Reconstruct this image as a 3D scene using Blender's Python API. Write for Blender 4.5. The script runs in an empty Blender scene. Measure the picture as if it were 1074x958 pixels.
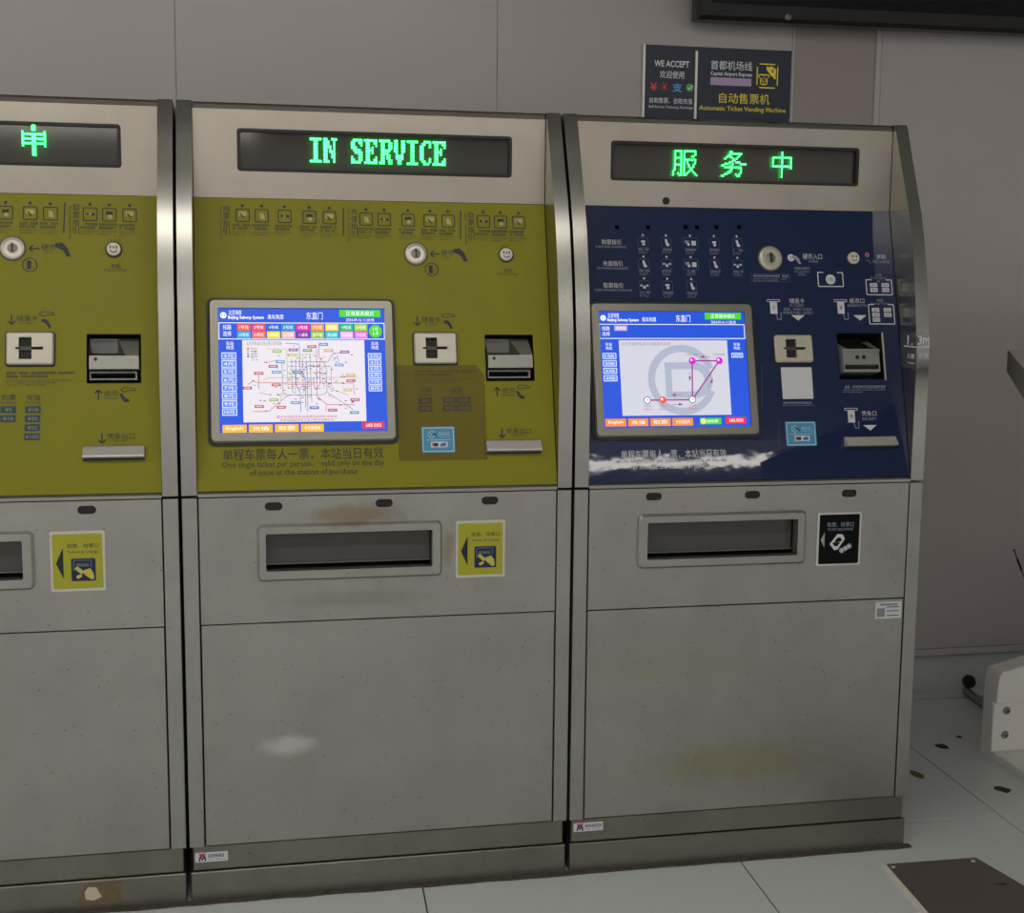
import bpy, math, random
from mathutils import Vector
from mathutils.geometry import tessellate_polygon

random.seed(7)
SC = bpy.context.scene
COL = SC.collection

# ---------------------------------------------------------------- camera, world, exposure
IMG_W, IMG_H, FOCAL = 1074, 958, 1394.7
CAM = Vector((-0.3108, -3.0429, 1.447))
YAW, PITCH, ROLL = 0.2, 0.1293, 0.0092
_f = Vector((math.sin(YAW) * math.cos(PITCH), math.cos(YAW) * math.cos(PITCH), -math.sin(PITCH)))
_r0 = Vector((math.cos(YAW), -math.sin(YAW), 0)); _u0 = _r0.cross(_f)
_r = _r0 * math.cos(ROLL) + _u0 * math.sin(ROLL)
_u = -_r0 * math.sin(ROLL) + _u0 * math.cos(ROLL)
cam_data = bpy.data.cameras.new('camera')
cam_data.sensor_width = 36.0
cam_data.sensor_fit = 'HORIZONTAL'
cam_data.lens = 36.0 * FOCAL / IMG_W
cam_data.clip_start = 0.05
cam = bpy.data.objects.new('camera', cam_data)
COL.objects.link(cam)
from mathutils import Matrix
cam.matrix_world = Matrix(((_r.x, _u.x, -_f.x, CAM.x), (_r.y, _u.y, -_f.y, CAM.y), (_r.z, _u.z, -_f.z, CAM.z), (0, 0, 0, 1)))
SC.camera = cam

world = bpy.data.worlds.new('hall_ambient')
world.use_nodes = True
SC.world = world
world.node_tree.nodes['Background'].inputs[0].default_value = (1.0, 0.965, 0.93, 1)
world.node_tree.nodes['Background'].inputs[1].default_value = 0.62

SC.view_settings.view_transform = 'Standard'
SC.view_settings.look = 'None'
SC.view_settings.gamma = 1.0
SC.view_settings.use_curve_mapping = False
SC.view_settings.exposure = 0.0
LAMP_STRENGTH = 15.0

# ---------------------------------------------------------------- pixel helpers (photo frame 1074 x 958)
def ray(u, v):
    return _f + _r * ((u - IMG_W / 2) / FOCAL) - _u * ((v - IMG_H / 2) / FOCAL)
def hit(u, v, p, n):
    d = ray(u, v); p = Vector(p); n = Vector(n)
    return CAM + d * ((p - CAM).dot(n) / d.dot(n))
def on_floor(u, v, z=0.0): return hit(u, v, (0, 0, z), (0, 0, 1))
def on_y(u, v, y): return hit(u, v, (0, y, 0), (0, 1, 0))
def on_x(u, v, x): return hit(u, v, (x, 0, 0), (1, 0, 0))

# ---------------------------------------------------------------- materials
def lin(c):
    c = c / 255.0
    return c / 12.92 if c <= 0.04045 else ((c + 0.055) / 1.055) ** 2.4
def rgb(r, g, b): return (lin(r), lin(g), lin(b), 1.0)
MATS = {}
def mat(name, col, rough=0.5, metal=0.0, emit=0.0, coat=0.0, spec=None, var=0.0, vscale=6.0, bump=0.0, bscale=40.0,
        alpha=1.0, rvar=0.0, stretch=(1, 1, 1)):
    if name in MATS: return MATS[name]
    m = bpy.data.materials.new(name); m.use_nodes = True
    nt = m.node_tree; b = nt.nodes['Principled BSDF']
    b.inputs['Base Color'].default_value = col
    b.inputs['Roughness'].default_value = rough
    b.inputs['Metallic'].default_value = metal
    b.inputs['Alpha'].default_value = alpha
    if coat: b.inputs['Coat Weight'].default_value = coat; b.inputs['Coat Roughness'].default_value = 0.03
    if spec is not None: b.inputs['Specular IOR Level'].default_value = spec
    if emit:
        b.inputs['Emission Color'].default_value = col
        b.inputs['Emission Strength'].default_value = emit
        b.inputs['Base Color'].default_value = (col[0] * .1, col[1] * .1, col[2] * .1, 1)
    if var or bump or rvar:
        g = nt.nodes.new('ShaderNodeNewGeometry')
        mp = nt.nodes.new('ShaderNodeMapping'); mp.inputs['Scale'].default_value = stretch
        nt.links.new(g.outputs['Position'], mp.inputs['Vector'])
    if var or rvar:
        n = nt.nodes.new('ShaderNodeTexNoise'); n.inputs['Scale'].default_value = vscale
        n.inputs['Detail'].default_value = 5; n.inputs['Roughness'].default_value = 0.6
        nt.links.new(mp.outputs[0], n.inputs['Vector'])
    if var:
        mr = nt.nodes.new('ShaderNodeMapRange')
        mr.inputs[1].default_value = 0.25; mr.inputs[2].default_value = 0.75
        mr.inputs[3].default_value = 1 - var; mr.inputs[4].default_value = 1 + var
        nt.links.new(n.outputs[0], mr.inputs[0])
        vm = nt.nodes.new('ShaderNodeVectorMath'); vm.operation = 'SCALE'
        vm.inputs[0].default_value = col[:3]
        nt.links.new(mr.outputs[0], vm.inputs['Scale'])
        nt.links.new(vm.outputs[0], b.inputs['Base Color'])
    if rvar:
        mr = nt.nodes.new('ShaderNodeMapRange')
        mr.inputs[1].default_value = 0.25; mr.inputs[2].default_value = 0.75
        mr.inputs[3].default_value = max(0.02, rough - rvar); mr.inputs[4].default_value = rough + rvar
        nt.links.new(n.outputs[0], mr.inputs[0]); nt.links.new(mr.outputs[0], b.inputs['Roughness'])
    if bump:
        n2 = nt.nodes.new('ShaderNodeTexNoise'); n2.inputs['Scale'].default_value = bscale
        n2.inputs['Detail'].default_value = 2
        nt.links.new(mp.outputs[0], n2.inputs['Vector'])
        bp = nt.nodes.new('ShaderNodeBump'); bp.inputs['Strength'].default_value = bump; bp.inputs['Distance'].default_value = 0.01
        nt.links.new(n2.outputs[0], bp.inputs['Height']); nt.links.new(bp.outputs[0], b.inputs['Normal']); nt.links.new(bp.outputs[0], b.inputs['Coat Normal'])
    MATS[name] = m
    return m

def steel_material(name, col, rough, speck=True, dirt=0.35, grain=.05, rv=1.0, stains=()):
    """brushed stainless steel: fine horizontal grain, cloudy smears, small dark specks"""
    m = bpy.data.materials.new(name); m.use_nodes = True
    nt = m.node_tree; L = nt.links.new; N = nt.nodes.new
    b = nt.nodes['Principled BSDF']; b.inputs['Metallic'].default_value = 1.0
    g = N('ShaderNodeNewGeometry')
    cl = N('ShaderNodeTexNoise'); cl.inputs['Scale'].default_value = 4.5; cl.inputs['Detail'].default_value = 6; cl.inputs['Roughness'].default_value = .62
    L(g.outputs['Position'], cl.inputs['Vector'])
    mr = N('ShaderNodeMapRange'); mr.inputs[1].default_value = .3; mr.inputs[2].default_value = .75; mr.inputs[3].default_value = 1.06; mr.inputs[4].default_value = 1 - dirt * .4
    L(cl.outputs[0], mr.inputs[0])
    sp = N('ShaderNodeTexVoronoi'); sp.inputs['Scale'].default_value = 38.0
    L(g.outputs['Position'], sp.inputs['Vector'])
    st = N('ShaderNodeMapRange'); st.inputs[1].default_value = .05; st.inputs[2].default_value = .10; st.inputs[3].default_value = .55 if speck else 1; st.inputs[4].default_value = 1
    L(sp.outputs['Distance'], st.inputs[0])
    mul = N('ShaderNodeMath'); mul.operation = 'MULTIPLY'; L(mr.outputs[0], mul.inputs[0]); L(st.outputs[0], mul.inputs[1])
    vm = N('ShaderNodeVectorMath'); vm.operation = 'SCALE'; vm.inputs[0].default_value = col[:3]; L(mul.outputs[0], vm.inputs['Scale'])
    out = vm.outputs[0]
    for centre, radius, tint, amount in stains:        # smudges with a ragged outline of their own
        mpp = N('ShaderNodeMapping'); mpp.vector_type = 'TEXTURE'
        mpp.inputs['Location'].default_value = centre; mpp.inputs['Scale'].default_value = radius
        L(g.outputs['Position'], mpp.inputs['Vector'])
        ln = N('ShaderNodeVectorMath'); ln.operation = 'LENGTH'; L(mpp.outputs[0], ln.inputs[0])
        nz = N('ShaderNodeTexNoise'); nz.inputs['Scale'].default_value = 26; nz.inputs['Detail'].default_value = 5; L(g.outputs['Position'], nz.inputs['Vector'])
        ad = N('ShaderNodeMath'); ad.operation = 'ADD'; L(ln.outputs['Value'], ad.inputs[0]); L(nz.outputs[0], ad.inputs[1])
        ms_ = N('ShaderNodeMapRange'); ms_.interpolation_type = 'SMOOTHSTEP'; ms_.inputs[1].default_value = .75; ms_.inputs[2].default_value = 1.5; ms_.inputs[3].default_value = amount; ms_.inputs[4].default_value = 0
        L(ad.outputs[0], ms_.inputs[0])
        mx = N('ShaderNodeMix'); mx.data_type = 'RGBA'
        for sk in mx.inputs:
            if sk.identifier == 'A_Color': L(out, sk)
            if sk.identifier == 'B_Color': sk.default_value = tint
            if sk.identifier == 'Factor_Float': L(ms_.outputs[0], sk)
        out = [o for o in mx.outputs if o.identifier == 'Result_Color'][0]
    L(out, b.inputs['Base Color'])
    mp = N('ShaderNodeMapping'); mp.inputs['Scale'].default_value = (6, 6, 420)
    L(g.outputs['Position'], mp.inputs['Vector'])
    gr = N('ShaderNodeTexNoise'); gr.inputs['Scale'].default_value = 1.0; gr.inputs['Detail'].default_value = 3
    L(mp.outputs[0], gr.inputs['Vector'])
    rr_ = N('ShaderNodeMapRange'); rr_.inputs[1].default_value = .3; rr_.inputs[2].default_value = .7
    rr_.inputs[3].default_value = rough - .05 * rv; rr_.inputs[4].default_value = rough + .07 * rv
    L(cl.outputs[0], rr_.inputs[0]); L(rr_.outputs[0], b.inputs['Roughness'])
    bp = N('ShaderNodeBump'); bp.inputs['Strength'].default_value = grain; bp.inputs['Distance'].default_value = .002
    L(gr.outputs[0], bp.inputs['Height'])
    if grain: L(bp.outputs[0], b.inputs['Normal'])
    MATS[name] = m
    return m

def _at(u, v): return tuple(hit(u, v, (0, 0, 0), (0, 1, 0)))
STEEL = steel_material('brushed_steel_door', rgb(176, 175, 169), .42, grain=.02, stains=(
    (_at(303, 782), (.075, .2, .035), rgb(222, 222, 218), .75), (_at(372, 540), (.16, .2, .035), rgb(140, 118, 88), .6),
    (_at(380, 628), (.22, .2, .03), rgb(148, 136, 112), .35), (_at(470, 575), (.02, .2, .06), rgb(150, 128, 100), .5),
    (_at(770, 800), (.36, .2, .07), rgb(160, 150, 96), .4), (_at(700, 700), (.30, .2, .05), rgb(168, 160, 112), .25)))
STEEL_HEAD = steel_material('brushed_steel_header', rgb(174, 167, 156), .36, speck=False, dirt=.15, grain=.02)
STEEL_SIDE = steel_material('brushed_steel_side', rgb(172, 170, 164), .27, speck=False, dirt=.1, grain=0, rv=0)
STEEL_BASE = steel_material('brushed_steel_base', rgb(146, 142, 133), .45, dirt=.5, grain=.02)
BEZEL = mat('satin_bezel', rgb(148, 145, 136), .38, 1.0)
YELLOW = mat('olive_film', rgb(133, 130, 12), .5, spec=.3, var=.06, vscale=9)
BLUE = mat('navy_gloss_film', rgb(21, 37, 76), .4, coat=.8, spec=.15, bump=.022, bscale=16)
BLACK = mat('black_plastic', rgb(14, 14, 15), .35)
DARK = mat('dark_cavity', rgb(20, 19, 18), .6)
CARCASS = mat('dark_carcass', rgb(30, 30, 31), .7)
SMOKE = mat('smoked_window', rgb(60, 56, 50), .07, var=.08, vscale=3)
TRAYGLASS = mat('tray_flap', rgb(74, 72, 70), .12, spec=.6)
CREAM = mat('cream_metal', rgb(202, 196, 182), .34, .35)
CREAM2 = mat('grey_metal_casting', rgb(132, 132, 128), .4, .5)
CHROME = mat('satin_silver', rgb(196, 194, 190), .38, .35)
WHITEP = mat('white_print', rgb(214, 216, 220), .5)
GREYP = mat('grey_print', rgb(150, 158, 178), .5)
NAVYP = mat('navy_print', rgb(24, 32, 48), .5)
LIMEP = mat('lime_print', rgb(172, 170, 44), .5)
REDP = mat('red_print', rgb(196, 48, 52), .5)
def scr(name, r, g, b, s=1.0): return mat('screen_' + name, rgb(r, g, b), .3, emit=s)

# ---------------------------------------------------------------- mesh builder
class Frame:
    def __init__(s, o, ux, uy, n):
        s.o, s.ux, s.uy, s.n = Vector(o), Vector(ux), Vector(uy), Vector(n)
    def __call__(s, a, b, c=0.0): return s.o + s.ux * a + s.uy * b + s.n * c

def rr(x0, y0, x1, y1, r, seg=4):
    if r <= 0: return [(x0, y0), (x1, y0), (x1, y1), (x0, y1)]
    pts = []
    for cx, cy, a0 in ((x1 - r, y0 + r, -90), (x1 - r, y1 - r, 0), (x0 + r, y1 - r, 90), (x0 + r, y0 + r, 180)):
        for k in range(seg + 1):
            a = math.radians(a0 + 90 * k / seg); pts.append((cx + r * math.cos(a), cy + r * math.sin(a)))
    return pts
def circ(cx, cy, r, n=24): return [(cx + r * math.cos(2 * math.pi * k / n), cy + r * math.sin(2 * math.pi * k / n)) for k in range(n)]

_text = {}
def text_geo(s, bold=0.0):
    key = (s, bold)
    if key not in _text:
        c = bpy.data.curves.new('lettering', 'FONT'); c.body = s; c.size = 1.0; c.resolution_u = 2; c.offset = bold
        o = bpy.data.objects.new('lettering', c)
        m = bpy.data.meshes.new_from_object(o)
        vs = [(v.co.x, v.co.y) for v in m.vertices]; fs = [tuple(p.vertices) for p in m.polygons]
        bpy.data.objects.remove(o); bpy.data.curves.remove(c); bpy.data.meshes.remove(m)
        xs = [v[0] for v in vs] or [0]; ys = [v[1] for v in vs] or [0]
        _text[key] = (vs, fs, min(xs), max(xs), min(ys), max(ys))
    return _text[key]

class MB:
    def __init__(s): s.v, s.f, s.mi, s.mats = [], [], [], []
    def slot(s, m):
        if m not in s.mats: s.mats.append(m)
        return s.mats.index(m)
    def add(s, vs, fs, m):
        used = sorted({a for f in fs for a in f}); vs = list(vs)
        if len(used) < len(vs):
            re_ = {a: n for n, a in enumerate(used)}; vs = [vs[a] for a in used]; fs = [[re_[a] for a in f] for f in fs]
        k = len(s.v); i = s.slot(m)
        s.v += [tuple(v) for v in vs]
        for f in fs: s.f.append([k + a for a in f]); s.mi.append(i)
    def poly(s, F, pts, m, c=0.0):
        tri = tessellate_polygon([[Vector((x, y, 0)) for x, y in pts]]) if len(pts) > 4 else [tuple(range(len(pts)))]
        area = sum(pts[i][0] * pts[(i + 1) % len(pts)][1] - pts[(i + 1) % len(pts)][0] * pts[i][1] for i in range(len(pts)))
        if len(pts) <= 4 and area < 0: tri = [tuple(reversed(tri[0]))]
        s.add([F(x, y, c) for x, y in pts], tri, m)
    def rect(s, F, x0, y0, x1, y1, m, c=0.0, r=0.0): s.poly(F, rr(x0, y0, x1, y1, r), m, c)
    def plate(s, F, outer, m, c0, c1, holes=(), bev=0.0):
        """extruded plate between c0 (back) and c1 (front) with real holes; bev = chamfer of the outer front edge"""
        loops = [outer] + list(holes)
        allp = [p for l in loops for p in l]
        if bev:
            cx = sum(p[0] for p in outer) / len(outer); cy = sum(p[1] for p in outer) / len(outer)
            n = len(outer); ins = []
            for i in range(n):
                a, b_, d = Vector(outer[i - 1]), Vector(outer[i]), Vector(outer[(i + 1) % n])
                e1 = (b_ - a); e2 = (d - b_)
                if e1.length < 1e-9: e1 = e2
                if e2.length < 1e-9: e2 = e1
                e1 = e1.normalized(); e2 = e2.normalized()
                n1 = Vector((-e1.y, e1.x)); n2 = Vector((-e2.y, e2.x)); nn = (n1 + n2)
                k = nn.length_squared
                q = b_ + nn * (2 * bev / k if k > .2 else bev)
                ins.append((q.x, q.y))
            ar = sum(outer[i][0] * outer[(i + 1) % n][1] - outer[(i + 1) % n][0] * outer[i][1] for i in range(n))
            if ar < 0: ins = [(2 * o[0] - q[0], 2 * o[1] - q[1]) for o, q in zip(outer, ins)]
            front = [ins] + list(holes)
        else: front = loops
        tri = tessellate_polygon([[Vector((x, y, 0)) for x, y in l] for l in front])
        fp = [p for l in front for p in l]
        s.add([F(x, y, c1) for x, y in fp], tri, m)
        s.add([F(x, y, c0) for x, y in allp], [t[::-1] for t in tri], m)
        for li, l in enumerate(loops):
            n = len(l); top = front[li]
            cz = c1 - bev if (bev and li == 0) else c1
            vs = [F(x, y, c0) for x, y in l] + [F(x, y, cz) for x, y in l]
            s.add(vs, [(i, (i + 1) % n, n + (i + 1) % n, n + i) for i in range(n)], m)
            if bev and li == 0:
                vs = [F(x, y, cz) for x, y in l] + [F(x, y, c1) for x, y in top]
                s.add(vs, [(i, (i + 1) % n, n + (i + 1) % n, n + i) for i in range(n)], m)
    def box(s, F, x0, y0, c0, x1, y1, c1, m, bev=0.0): s.plate(F, [(x0, y0), (x1, y0), (x1, y1), (x0, y1)], m, c0, c1, (), bev)
    def lathe(s, F, cx, cy, prof, m, n=32):
        vs = []
        for r, c in prof:
            for k in range(n):
                a = 2 * math.pi * k / n; vs.append(F(cx + r * math.cos(a), cy + r * math.sin(a), c))
        fs = []
        for i in range(len(prof) - 1):
            for k in range(n):
                fs.append((i * n + k, i * n + (k + 1) % n, (i + 1) * n + (k + 1) % n, (i + 1) * n + k))
        fs.append(tuple(range((len(prof) - 1) * n, len(prof) * n)))
        s.add(vs, fs, m)
    def line(s, F, pts, w, m, c=0.0, closed=False):
        n = len(pts)
        for i in range(n if closed else n - 1):
            a, b = Vector(pts[i]), Vector(pts[(i + 1) % n]); d = b - a
            if d.length < 1e-9: continue
            d.normalize(); p = Vector((-d.y, d.x)) * (w / 2); e = d * (w / 2 if closed else 0)
            q = [a - e + p * -1, b + e - p, b + e + p, a - e + p]
            s.poly(F, [(t.x, t.y) for t in q], m, c)
    def text(s, F, body, x, y, h, m, c=0.0, w=None, align='c', bold=0.0, rot=False, sq=None):
        """lettering of cap height h centred at y; w = fitted width; rot turns it to read downwards"""
        vs, fs, x0, x1, y0, y1 = text_geo(body, bold)
        if not fs: return
        sy = h / max(1e-6, (y1 - y0)); sx = sy if w is None else w / (x1 - x0)
        out = []
        for a, b in vs:
            a = (a - x0) * sx; b = (b - (y0 + y1) / 2) * sy
            a -= {'c': (x1 - x0) * sx / 2, 'l': 0, 'r': (x1 - x0) * sx}[align]
            if rot: a, b = b, -a
            out.append(F(x + a, y + b, c))
        s.add(out, fs, m)
    def greek(s, F, x0, x1, y, h, m, c=0.0, cjk=True, seed=0):
        """a line of print too small to read: little stroke marks"""
        r = random.Random(int(x0 * 1e5) + int(y * 1e5) + seed); x = x0
        st = h * (.95 if cjk else .6)
        while x + st * .6 < x1:
            if r.random() < .9:
                k = st * .82
                s.rect(F, x, y - h * .5, x + k * .16, y + h * .5, m, c)
                if cjk:
                    s.rect(F, x, y + h * .36, x + k, y + h * .5, m, c)
                    s.rect(F, x + k * .2, y - h * (.05 + .1 * r.random()), x + k, y + h * .1, m, c)
                    s.rect(F, x + k * .6, y - h * .5, x + k * .78, y + h * .4, m, c)
                    if r.random() < .6: s.rect(F, x, y - h * .5, x + k, y - h * .36, m, c)
                else:
                    s.rect(F, x, y - h * .15 - h * .2 * r.random(), x + k * .8, y + h * .1, m, c)
            x += st * (1 if cjk else (1.0 if r.random() < .85 else 1.6))
    def build(s, name, parent=None, label=None, kind=None, smooth=False):
        me = bpy.data.meshes.new(name); me.from_pydata(s.v, [], s.f)
        for m in s.mats: me.materials.append(m)
        me.polygons.foreach_set('material_index', s.mi)
        if smooth:
            me.polygons.foreach_set('use_smooth', [True] * len(me.polygons))
        me.validate(); me.update()
        if smooth:
            try: me.set_sharp_from_angle(angle=math.radians(35))
            except Exception: pass
        o = bpy.data.objects.new(name, me); COL.objects.link(o)
        if parent: o.parent = parent
        if label: o['label'] = label
        if kind: o['kind'] = kind
        return o

def fix_normals(o):
    import bmesh
    bm = bmesh.new(); bm.from_mesh(o.data); bmesh.ops.remove_doubles(bm, verts=bm.verts, dist=1e-6)
    bmesh.ops.recalc_face_normals(bm, faces=bm.faces); bm.to_mesh(o.data); bm.free()
    return o
def thing(name, label, cat, loc=(0, 0, 0), group=None):
    o = bpy.data.objects.new(name, None); COL.objects.link(o); o.location = loc
    o.empty_display_size = .1
    o['label'] = label; o['category'] = cat
    if group: o['group'] = group
    return o
def tag(o, label, cat, group=None):
    o['label'] = label; o['category'] = cat
    if group: o['group'] = group
    return o
def structure(o, label=None):
    o['kind'] = 'structure'
    if label: o['label'] = label
    return o
WORLD = Frame((0, 0, 0), (1, 0, 0), (0, 1, 0), (0, 0, 1))      # a=x b=y c=z
def wallframe(y): return Frame((0, y, 0), (1, 0, 0), (0, 0, 1), (0, -1, 0))   # faces the viewer
SIDE = Frame((0, 0, 0), (0, 1, 0), (0, 0, 1), (1, 0, 0))       # a=y b=z c=x

# ---------------------------------------------------------------- the room
WALL_Y = 1.20
FLOOR_MAT = mat('terrazzo_tile', rgb(206, 212, 212), .30, var=.05, vscale=160, rvar=.04)
GROUT = mat('tile_joint', rgb(52, 53, 53), .9)
WALL_MAT = mat('enamel_wall_panel', rgb(188, 180, 180), .30, var=.02, vscale=2)
WALL_DARK = mat('enamel_wall_panel_brown', rgb(166, 154, 152), .28)
TRIM_MAT = mat('pale_edge_trim', rgb(190, 184, 184), .35)
BASE_MAT = mat('grey_skirting', rgb(196, 202, 200), .4)
CEIL_MAT = mat('ceiling_paint', rgb(178, 175, 171), .8)

b = MB(); b.box(WORLD, -7.5, -13.0, -.05, 7.5, 1.30, -.004, GROUT)
floor = structure(b.build('floor'))
TH = 2.6 * math.pi / 180; TW, TL, S0, T0 = .81, 1.01, .0935, .215
tile_mesh = None
for i in range(-9, 9):
    for j in range(-13, 2):
        s0 = S0 + i * TW; t0 = T0 + j * TL
        cs, ct = s0 + TW / 2, t0 + TL / 2
        cx = cs * math.cos(TH) + ct * math.sin(TH); cy = -cs * math.sin(TH) + ct * math.cos(TH)
        if not (-6.9 < cx < 6.9 and -12.4 < cy < 1.0 and j < 1): continue
        if tile_mesh is None:
            q = MB(); q.box(WORLD, -TW / 2 + .0019, -TL / 2 + .0019, -.006, TW / 2 - .0019, TL / 2 - .0019, 0.0, FLOOR_MAT, .0006)
            o = q.build('tile', floor); tile_mesh = o.data
        else:
            o = bpy.data.objects.new('tile', tile_mesh); COL.objects.link(o); o.parent = floor
        o.location = (cx, cy, 0); o.rotation_euler = (0, 0, -TH)
# the border row of tiles along the wall is cut shorter
q = MB(); q.box(WORLD, -TW / 2 + .0019, -.055, -.006, TW / 2 - .0019, .055, 0.0, FLOOR_MAT, .0006)
for i in range(-6, 7):
    cs, ct = S0 + i * TW + TW / 2, T0 + TL + .057
    cx = cs * math.cos(TH) + ct * math.sin(TH); cy = 1.195
    if i == -6: o = q.build('tile', floor); bm_ = o.data
    else:
        o = bpy.data.objects.new('tile', bm_); COL.objects.link(o); o.parent = floor
    o.location = (cx, cy, -.0005); o.rotation_euler = (0, 0, 0)

b = MB(); b.box(wallframe(WALL_Y + .045), -7.5, 0, -.1, 7.5, 3.2, 0, GROUT)
wall = structure(b.build('wall_back'))
seams = [-5.445, -4.455, -3.465, -2.475, -1.485, -.495, .49, 1.478]
FW = wallframe(WALL_Y)
def wall_panel(x0, x1, m, c=0.0):
    q = MB(); q.box(FW, x0 + .0006, .165, -.03, x1 - .0006, 3.09, c, m, .0006); q.build('panel', wall)
for a, c_ in zip(seams[:-1], seams[1:]): wall_panel(a, c_, WALL_MAT)
q = MB(); q.box(FW, 1.478, .165, -.03, 1.486, 3.09, .003, TRIM_MAT, .001); q.build('edge_strip', wall)
wall_panel(1.486, 1.776, WALL_DARK, -.004)
q = MB(); q.box(FW, 1.776, .165, -.03, 1.796, 3.09, .001, TRIM_MAT, .002); q.build('edge_strip', wall)
for a, c_ in ((1.796, 3.1), (3.1, 4.1), (4.1, 5.1), (5.1, 6.1)): wall_panel(a, c_, WALL_MAT)
q = MB(); q.box(FW, -7, .138, -.035, 7, .163, .003, TRIM_MAT, .002); q.build('bottom_rail', wall)
b = MB(); b.box(wallframe(WALL_Y + .03), -7.4, 0.0, -.012, 7.4, .137, 0.0, BASE_MAT)
structure(b.build('baseboard_back'))
b = MB(); b.box(WORLD, -7.5, -13, 3.10, 7.5, 1.3, 3.16, CEIL_MAT)
structure(b.build('ceiling'))

# long ceiling lamps in rows in front of the machines (seen as streaks in the glossy fronts)
LAMP = mat('lamp_diffuser', (1.0, .96, .88, 1), .5, emit=LAMP_STRENGTH)
LAMPBODY = mat('lamp_housing', rgb(215, 215, 212), .5)
def ceiling_light(x0, x1, y, label, w=.16):
    t = thing('ceiling_light', label, 'lamp', ((x0 + x1) / 2, y, 3.03), 'linear ceiling lamps of the hall')
    h = (x1 - x0) / 2
    q = MB(); q.box(WORLD, -h, -w / 2 - .02, .03, h, w / 2 + .02, .068, LAMPBODY); q.build('housing', t)
    q = MB(); q.box(WORLD, -h + .02, -w / 2, -.01, h - .02, w / 2, .03, LAMP); q.build('diffuser', t)
ceiling_light(-3.6, 1.10, -2.05, 'long linear ceiling lamp in front of the ticket machines')
ceiling_light(-4.5, 3.5, -5.1, 'long linear ceiling lamp in the middle of the hall', .08)
ceiling_light(-4.5, -.12, -11.5, 'long linear ceiling lamp at the far side of the hall')

# ---------------------------------------------------------------- ticket machines
W, G, P = .9037, .0076, .0344
HW = W / 2; IN = HW - P                     # inner half width between the side panels
ZS, ZB, ZL = .9633, .1351, .0718            # seam, bottom of posts, top of plinth
ZTOP, YH = 1.858, .178
PZ0, PY0, PZ1 = .975, .003, 1.639
PL = math.hypot(PZ1 - PZ0, YH - PY0); SA, CA = (YH - PY0) / PL, (PZ1 - PZ0) / PL
FP = Frame((0, PY0, PZ0), (1, 0, 0), (0, SA, CA), (0, -CA, SA))   # sloping operating panel
FF = wallframe(0.0); FH = wallframe(YH)
DEPTH = .86
PROFILE = [(0, ZS + .003), (0, 1.27), (.006, 1.32), (.014, 1.38), (.024, 1.44), (.037, 1.50), (.054, 1.57), (.076, 1.637),
           (.103, 1.70), (.135, 1.775), (.166, 1.85), (.172, ZTOP), (DEPTH, ZTOP), (DEPTH, ZS + .003)]

def pp(u, v, xc, c=0.0):                    # photo pixel -> sloping panel coordinates of the machine at xc
    n = Vector((0, -CA, SA)); h = hit(u, v, Vector((0, PY0, PZ0)) + n * c, n)
    return h.x - xc, (h.y - PY0) * SA + (h.z - PZ0) * CA - 0 * c
def ph(u, v, xc): h = on_y(u, v, YH); return h.x - xc, h.z
def pf(u, v, xc): h = on_y(u, v, 0.0); return h.x - xc, h.z
def quad(fn, xc, tl, tr, br, bl):
    a, b_, c, d = [fn(u, v, xc) for u, v in (tl, tr, br, bl)]
    return (a[0] + d[0]) / 2, (c[1] + d[1]) / 2, (b_[0] + c[0]) / 2, (a[1] + b_[1]) / 2
def ltrb(fn, xc, l, t, r, bt):
    a = fn(l, t, xc); c = fn(r, bt, xc); d = fn(l, bt, xc); e = fn(r, t, xc)
    return (a[0] + d[0]) / 2, (c[1] + d[1]) / 2, (c[0] + e[0]) / 2, (a[1] + e[1]) / 2

LEDS = {
 'I': ["######", "..##..", "..##..", "..##..", "..##..", "..##..", "..##..", "..##..", "..##..", "######"],
 'N': ["##..###", "###..#.", "###..#.", "####.#.", "##.#.#.", "##.###.", "##..##.", "##..##.", "##...#.", "###..#."],
 'S': [".#####", "##..##", "##...#", "###...", ".####.", "..####", "....##", "#...##", "##..##", "#####."],
 'E': ["#######", ".##..##", ".##...#", ".##.#..", ".####..", ".##.#..", ".##....", ".##...#", ".##..##", "#######"],
 'R': ["######.", ".##..##", ".##..##", ".##..##", ".#####.", ".####..", ".##.##.", ".##.##.", ".##..##", "###..##"],
 'V': ["##..##", "##..##", "##..##", "##..##", "##..##", ".#..#.", ".####.", ".####.", "..##..", "..##.."],
 'C': ["..####", ".##..#", "##...#", "##....", "##....", "##....", "##....", "##...#", ".##..#", "..###."],
 ' ': ["..."] * 10,
 '服': [".#####.########.", ".#...#.#......#.", ".#...#.#......#.", ".#...#.#....##..", ".#####.#........", ".#...#.########.", ".#...#.#.#....#.", ".#...#.#.#....#.", ".#####.#..#..#..", ".#...#.#..#..#..", ".#...#.#...##...", ".#...#.#...##...", "#....#.#..#..#..", "#..#.#.#.#....#.", "#...##.##......#"],
 '务': [".....##.........", ".....########...", "....##.....#....", "...#.##...#.....", "..#....#.#......", ".......##.......", ".....##..###....", "..###..#....####", "##....#.........", "..###########...", "......#.....#...", ".....##.....#...", "....##......#...", "..##.....#.#....", "##........##...."],
 '中': [".......#.......", ".......#.......", ".......#.......", ".#############.", ".#.....#.....#.", ".#.....#.....#.", ".#.....#.....#.", ".#.....#.....#.", ".#############.", ".......#.....#.", ".......#.......", ".......#.......", ".......#.......", ".......#.......", ".......#......."],
 '申': [".....##.....", ".....##.....", ".....##.....", "#..........#", "############", "#....##....#", "############", "#....##....#", "############", "#....##....#", ".....##.....", ".....##.....", ".....##.....", ".....##....."],
}
LEDM = mat('led_green', (.026, 1.0, .10, 1), .3, emit=12.0)

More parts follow.
